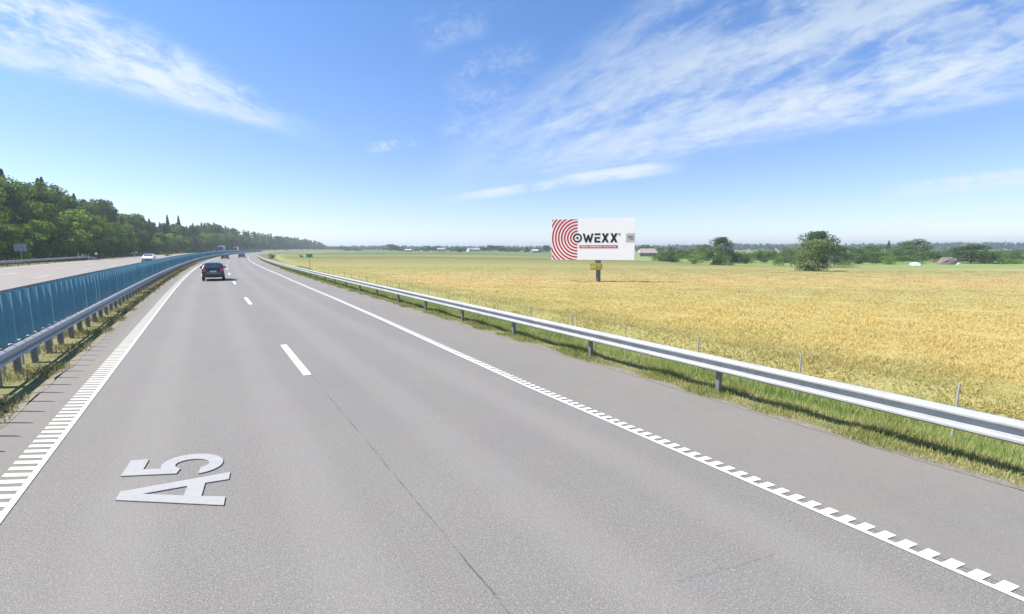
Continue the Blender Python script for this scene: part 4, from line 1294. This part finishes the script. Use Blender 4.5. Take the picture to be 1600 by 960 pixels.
def text(name, body, u, v_, size, mat, width=None, parent=bb, y_=-0.02):
    cu_ = bpy.data.curves.new(name, 'FONT'); cu_.body = body; cu_.align_x = 'CENTER'; cu_.align_y = 'CENTER'; cu_.extrude = .003; cu_.size = 1
    cu_.offset = 0.02
    tmp = bpy.data.objects.new(name, cu_); col.objects.link(tmp); bpy.context.view_layer.update()
    dg = bpy.context.evaluated_depsgraph_get(); me = bpy.data.meshes.new_from_object(tmp.evaluated_get(dg)); bpy.data.objects.remove(tmp)
    co = np.zeros(len(me.vertices) * 3, np.float32); me.vertices.foreach_get('co', co); co = co.reshape(-1, 3)
    w0 = co[:, 0].max() - co[:, 0].min(); h0 = co[:, 1].max() - co[:, 1].min()
    sx = (width * mpp / w0) if width else size * mpp / h0; sy = size * mpp / h0
    co[:, 0] = (co[:, 0] - (co[:, 0].max() + co[:, 0].min()) / 2) * sx; co[:, 1] = (co[:, 1] - (co[:, 1].max() + co[:, 1].min()) / 2) * sy
    me.vertices.foreach_set('co', co.ravel()); me.materials.clear(); me.materials.append(mat)
    o = bpy.data.objects.new(name, me); col.objects.link(o); o.parent = parent
    o.rotation_euler = (math.pi / 2, 0, 0); o.location = (wx0 + u * mpp, y_, zt - v_ * mpp); return o


text('small_lettering', 'REKLAMINIAI PLOTAI', 72.7, 42.7, 2.5, M['bb_white'], 54)
text('small_lettering', 'EAST', 121.2, 27.9, 2.0, M['bb_black'], 8)
text('small_lettering', 'SIDE', 122.4, 31.0, 1.4, M['bb_black'], 6)

# ------------------------------------------------------------------ signs and delineator posts
M['sign_back'] = simple('sign_back', (0.42, 0.44, 0.50), 0.5, 0.3, 0.1, 2)
M['sign_green'] = simple('sign_green', (0.08, 0.48, 0.27), 0.6, 0, 0.1, 2)
M['white_post'] = simple('white_plastic', (0.75, 0.75, 0.72), 0.5, 0, 0.05, 3)
M['black'] = simple('black_plastic', (0.02, 0.02, 0.02), 0.5, 0, 0.1, 3)
s = at_lat(35, -25.2); x, y = path(s, -25.2); Zf = x * F0[0] + y * F0[1]; m1 = Zf / FPX
o = empty('road_sign', (x, y, ground_at(x, y)), heading(s) - .25); tag(o, 'rectangular road sign seen from its grey back before the wood', 'road sign')
hz = HC - ground_at(x, y)
MB().box((0, 0, hz + (YH - 387.2) * m1), (16.0 * m1, .05, 11.2 * m1)).build('panel', M['sign_back'], o, bevel=.01)
MB().tube((0, .06, -.3), (0, .06, hz + (YH - 383) * m1), .06).build('pole', M['galv'], o)
br = MB(); [br.box((0, .035, hz + (YH - q) * m1), (15 * m1, .03, .06)) for q in (385, 389.5)]; br.build('brace', M['galv'], o)
s = at_lat(485, 11.0, hi=180); x, y = path(s, 11.0); Zf = x * F0[0] + y * F0[1]; m1 = Zf / FPX; hz = HC - ground_at(x, y)
o = empty('road_sign', (x, y, ground_at(x, y)), -.35); tag(o, 'small bright green sign on a thin pole at the field edge beside the rail', 'road sign')
MB().box((0, 0, hz + (YH - 399.5) * m1), (9 * m1, .04, 5.5 * m1)).build('panel', M['sign_green'], o, bevel=.01)
MB().tube((0, .05, -.3), (0, .05, hz + (YH - 397) * m1), .035).build('pole', M['galv'], o)
for px_, lab in ((139, 'white roadside marker post just past the end of the short guard rail'), (211, 'white roadside marker post behind the silver car')):
    s = at_lat(px_, -22.9); x, y = path(s, -22.9)
    o = empty('marker_post', (x, y, ground_at(x, y)), heading(s)); tag(o, lab, 'marker post', 'marker posts on the far verge')
    MB().prism([(-.09, -.05), (.09, -.05), (.07, .05), (-.07, .05)], -.2, 1.25).build('post', M['white_post'], o)
    MB().box((0, 0, .95), (.19, .11, .2)).build('band', M['black'], o)

# ------------------------------------------------------------------ vehicles
def car_paint(name, c, metal=0.3):
    m = simple(name, c, 0.28, metal, 0.05, 1.0, coat=0.8); return m


M['car_dark'] = car_paint('dark_blue_grey_paint', (0.028, 0.033, 0.045))
M['car_silver'] = car_paint('silver_paint', (0.72, 0.73, 0.73), 0)
M['car_navy'] = car_paint('dark_navy_paint', (0.03, 0.035, 0.07))
M['car_black'] = car_paint('black_paint', (0.02, 0.02, 0.03))
M['glass'] = simple('car_glass', (0.02, 0.028, 0.034), 0.06, 0, 0.05, 1, coat=1.0)
M['rear_glass'] = simple('rear_car_glass', (0.05, 0.065, 0.075), 0.05, 0, 0.3, 1.4, coat=1.0)
M['tyre'] = simple('tyre_rubber', (0.018, 0.018, 0.018), 0.9)
M['rim'] = simple('wheel_rim', (0.4, 0.4, 0.42), 0.35, 0.7)
M['red_lamp'] = simple('red_lamp_cover', (0.50, 0.03, 0.04), 0.25, 0, 0.1, 3, coat=1.0)
M['clear_lamp'] = simple('clear_lamp_cover', (0.6, 0.62, 0.65), 0.15, 0.2, 0.1, 3, coat=1.0)
M['plate'] = simple('number_plate_white', (0.6, 0.6, 0.58), 0.5)
M['bumper'] = simple('bumper_plastic', (0.05, 0.05, 0.055), 0.6)

ST = {'hatch': [(-2.08, .38, .62, .63, .76), (-2.04, .30, .96, .97, .84), (-1.92, .27, .98, 1.05, .86), (-1.62, .25, .98, 1.37, .87), (-1.2, .23, .97, 1.45, .87), (-.2, .22, .95, 1.47, .87),
                (.45, .22, .94, 1.40, .87), (1.12, .22, .93, .96, .87), (1.6, .23, .86, .88, .85), (1.98, .26, .72, .74, .80), (2.1, .32, .55, .56, .72)],
      'sedan': [(-2.3, .38, .62, .63, .76), (-2.25, .30, .98, .99, .84), (-1.75, .27, 1.02, 1.04, .88), (-1.15, .25, 1.0, 1.36, .89), (-.7, .23, .98, 1.43, .89), (.1, .22, .95, 1.44, .89),
                (.55, .22, .94, 1.37, .89), (1.25, .22, .92, .95, .89), (1.8, .23, .84, .86, .87), (2.18, .26, .70, .72, .80), (2.3, .32, .55, .56, .72)]}


def body_mesh(st):
    rings = []
    for (y, zb, belt, roof, w) in st:
        k = (roof - belt) / .5; wr = w * (0.95 - .17 * min(1, k))
        half = [(.55 * w, zb), (.92 * w, zb + .03), (w, zb + .2 * (belt - zb)), (1.0 * w, zb + .62 * (belt - zb)), (.965 * w, belt), (wr, roof - .05 * min(1, k + .1)), (.72 * wr, roof)]
        rings.append([(x, y, z) for x, z in half] + [(-x, y, z) for x, z in half[::-1]])
    n = len(rings[0]); V = [p for r_ in rings for p in r_]
    F = [(j * n + i, j * n + (i + 1) % n, (j + 1) * n + (i + 1) % n, (j + 1) * n + i) for j in range(len(rings) - 1) for i in range(n)]
    F += [tuple(range(n))[::-1], tuple(range((len(rings) - 1) * n, len(rings) * n))]
    return V, F


def car(kind, paintm, label, cat='car', group=None, name='car', hscale=1.0, rear_lamp_glow=False):
    st = ST[kind]; root = empty(name); tag(root, label, cat, group)
    V, F = body_mesh(st); m_ = MB().add(V, F)
    b = m_.build('body', M[paintm], root, smooth=True)
    md = b.modifiers.new('smooth', 'SUBSURF'); md.levels = md.render_levels = 2
    y0, y1 = st[0][0], st[-1][0]
    hat = kind == 'hatch'
    # glass
    def panel(name, pts, mat=M['glass'], off=(0, 0, 0)):
        q = [(p[0] + off[0], p[1] + off[1], p[2] + off[2]) for p in pts]
        n = len(q); c0 = [(p[0] - off[0] * 3, p[1] - off[1] * 3, p[2] - off[2] * 3) for p in q]
        return MB().add(q + c0, [tuple(range(n)), tuple(range(n, 2 * n))[::-1]] + [(i, n + i, n + (i + 1) % n, (i + 1) % n) for i in range(n)]).build(name, mat, root)
    if hat: rw = [(-.62, -1.97, 1.0), (.62, -1.97, 1.0), (.5, -1.66, 1.34), (-.5, -1.66, 1.34)]
    else: rw = [(-.62, -1.72, 1.03), (.62, -1.72, 1.03), (.52, -1.12, 1.36), (-.52, -1.12, 1.36)]
    panel('rear_window', rw, M['rear_glass'], (0, -.012, .022))
    ws = [(-.68, 1.1, .96), (.68, 1.1, .96), (.52, .5, 1.36), (-.52, .5, 1.36)] if hat else [(-.68, 1.22, .95), (.68, 1.22, .95), (.54, .6, 1.34), (-.54, .6, 1.34)]
    panel('windscreen', ws, M['glass'], (0, .012, .022))
    ya, yb_, yc, yd = (-1.7, -1.35, .35, .95) if hat else (-1.45, -.95, .45, 1.1)
    for sx in (-1, 1):
        panel('side_window', [(sx * .845, ya, .99), (sx * .845, yd, .98), (sx * .735, yc, 1.33), (sx * .735, yb_, 1.36)], M['glass'], (sx * .012, 0, .004))
        MB().box((sx * .93, .72, 1.0), (.2, .12, .14)).build('mirror', M[paintm], root, bevel=.03)
        yr = y0 + .05
        MB().box((sx * .68, yr - .01, .86), (.26, .09, .24), 0, .9).build('taillight', M['red_lamp'], root, bevel=.02)
        MB().box((sx * .62, y1 - .1, .66), (.3, .12, .14), 0, .9).build('headlight', M['clear_lamp'], root, bevel=.02)
        for yw in (y0 + .78, y1 - .82):
            t_ = MB().tube((sx * .68, yw, .31), (sx * .875, yw, .31), .31, .31, 22).build('wheel', M['tyre'], root, bevel=.015)
            MB().tube((sx * .86, yw, .31), (sx * .885, yw, .31), .2, .19, 16).build('rim', M['rim'], t_)
    MB().box((0, y0 + .01, .45), (1.5, .1, .2)).build('rear_bumper', M['bumper'], root, bevel=.02)
    MB().box((0, y1 - .04, .40), (1.4, .1, .18)).build('front_bumper', M['bumper'], root, bevel=.02)
    MB().box((0, y0 - .03, .74 if hat else .72), (.5, .02, .11)).build('number_plate', M['plate'], root)
    MB().box((0, y0 - .012, .60), (1.1, .02, .03)).build('trim_strip', M['rim'], root)
    MB().box((0, y1 + .01, .58), (.7, .02, .1)).build('grille', M['black'], root)
    return root


def put(o, lat, s=None, px_=None, face=1, z=0.0):
    if s is None: s = at_lat(px_, lat, hi=420)
    x, y = path(s, lat); o.location = (x, y, z); o.rotation_euler = (0, 0, heading(s) + (0 if face > 0 else math.pi)); return o


put(car('hatch', 'car_dark', 'dark blue grey hatchback driving ahead in the left lane', name='hatchback'), 0.32, s=51.9).scale = (1, 1, 1.14)
put(car('sedan', 'car_navy', 'small dark car far ahead in the left lane', name='sedan', group='dark cars far ahead'), 0.45, s=150)
put(car('sedan', 'car_black', 'small dark car far ahead in the right lane', name='sedan', group='dark cars far ahead'), 4.1, s=169)
put(car('sedan', 'car_silver', 'silver white car coming towards us on the opposite carriageway', name='sedan'), -10.4, px_=234, face=-1, z=0.45)
put(car('sedan', 'car_black', 'tiny dark car on the farthest visible stretch of motorway', name='sedan'), -12.5, s=620, face=-1, z=0.45)


def truck(label, cabm, boxm, L_, hgt, name='lorry'):
    root = empty(name); tag(root, label, 'lorry')
    V = [(-1.2, 0, .5), (1.2, 0, .5), (1.2, 2.0, .5), (-1.2, 2.0, .5), (-1.15, 0, hgt - .35), (1.15, 0, hgt - .35), (1.12, 1.55, hgt - .4), (-1.12, 1.55, hgt - .4), (1.18, 2.02, 1.5), (-1.18, 2.02, 1.5)]
    F = [(0, 3, 2, 1), (0, 1, 5, 4), (4, 5, 6, 7), (3, 9, 8, 2), (9, 7, 6, 8), (1, 2, 8, 6, 5), (0, 4, 7, 9, 3)]
    MB().add(V, F).build('cab', cabm, root, bevel=.05)
    MB().add([(-1.0, 2.04, 1.55), (1.0, 2.04, 1.55), (.95, 1.63, hgt - .6), (-.95, 1.63, hgt - .6), (-1.0, 1.96, 1.53), (1.0, 1.96, 1.53), (.95, 1.55, hgt - .62), (-.95, 1.55, hgt - .62)],
             [(0, 1, 2, 3), (7, 6, 5, 4), (0, 4, 5, 1), (1, 5, 6, 2), (2, 6, 7, 3), (3, 7, 4, 0)]).build('windscreen', M['glass'], root)
    MB().box((0, -L_ / 2 - .2, (hgt + 1.0) / 2), (2.45, L_, hgt - 1.0)).build('cargo_box', boxm, root, bevel=.03)
    MB().box((0, -L_ / 2, .8), (1.0, L_ + 1.5, .25)).build('chassis', M['black'], root)
    MB().box((0, 2.06, .6), (2.3, .12, .35)).build('bumper', M['bumper'], root, bevel=.03)
    for sx in (-1, 1):
        MB().box((sx * .85, 2.08, .85), (.35, .1, .18)).build('headlight', M['clear_lamp'], root)
        MB().box((sx * 1.38, 1.8, 2.1), (.15, .1, .5)).build('mirror', M['black'], root)
        for yw in (1.0, -L_ + 1.0, -L_ + 2.3):
            w_ = MB().tube((sx * .85, yw, .48), (sx * 1.18, yw, .48), .48, .48, 20).build('wheel', M['tyre'], root)
            MB().tube((sx * 1.17, yw, .48), (sx * 1.2, yw, .48), .25, .22, 14).build('rim', M['rim'], w_)
    return root


M['lorry_white'] = car_paint('lorry_white', (.7, .74, .76), 0)
M['lorry_blue'] = car_paint('lorry_blue_grey', (.28, .36, .48), 0)
M['lorry_red'] = car_paint('lorry_red', (.5, .05, .05), 0)
put(truck('white and blue lorry coming round the bend behind the blue barrier', M['lorry_blue'], M['lorry_white'], 6, 3.7), -10.4, px_=346, face=-1, z=.45)
put(truck('lorry with a red cab and white box coming round the bend', M['lorry_red'], M['lorry_white'], 6, 3.5), -14.2, px_=368, face=-1, z=.45)

# ------------------------------------------------------------------ air
HAZE = 0.00036
if HAZE:
    hb = MB(); x0, x1, y0, y1 = -4500, 4900, -1700, 5600
    hb.box(((x0 + x1) / 2, (y0 + y1) / 2, 17), (x1 - x0, y1 - y0, 44))
    hm = bpy.data.materials.new('haze_air'); hm.use_nodes = True; t = NT(hm.node_tree); hm.node_tree.nodes.clear()
    pv = t.n('ShaderNodeVolumePrincipled'); pv.inputs['Color'].default_value = (0.84, 0.92, 1.0, 1); pv.inputs['Density'].default_value = HAZE; pv.inputs['Anisotropy'].default_value = 0.25
    oo = t.n('ShaderNodeOutputMaterial'); t.link(pv.outputs[0], oo.inputs['Volume'])
    ho = hb.build('haze', hm); ho['kind'] = 'stuff'
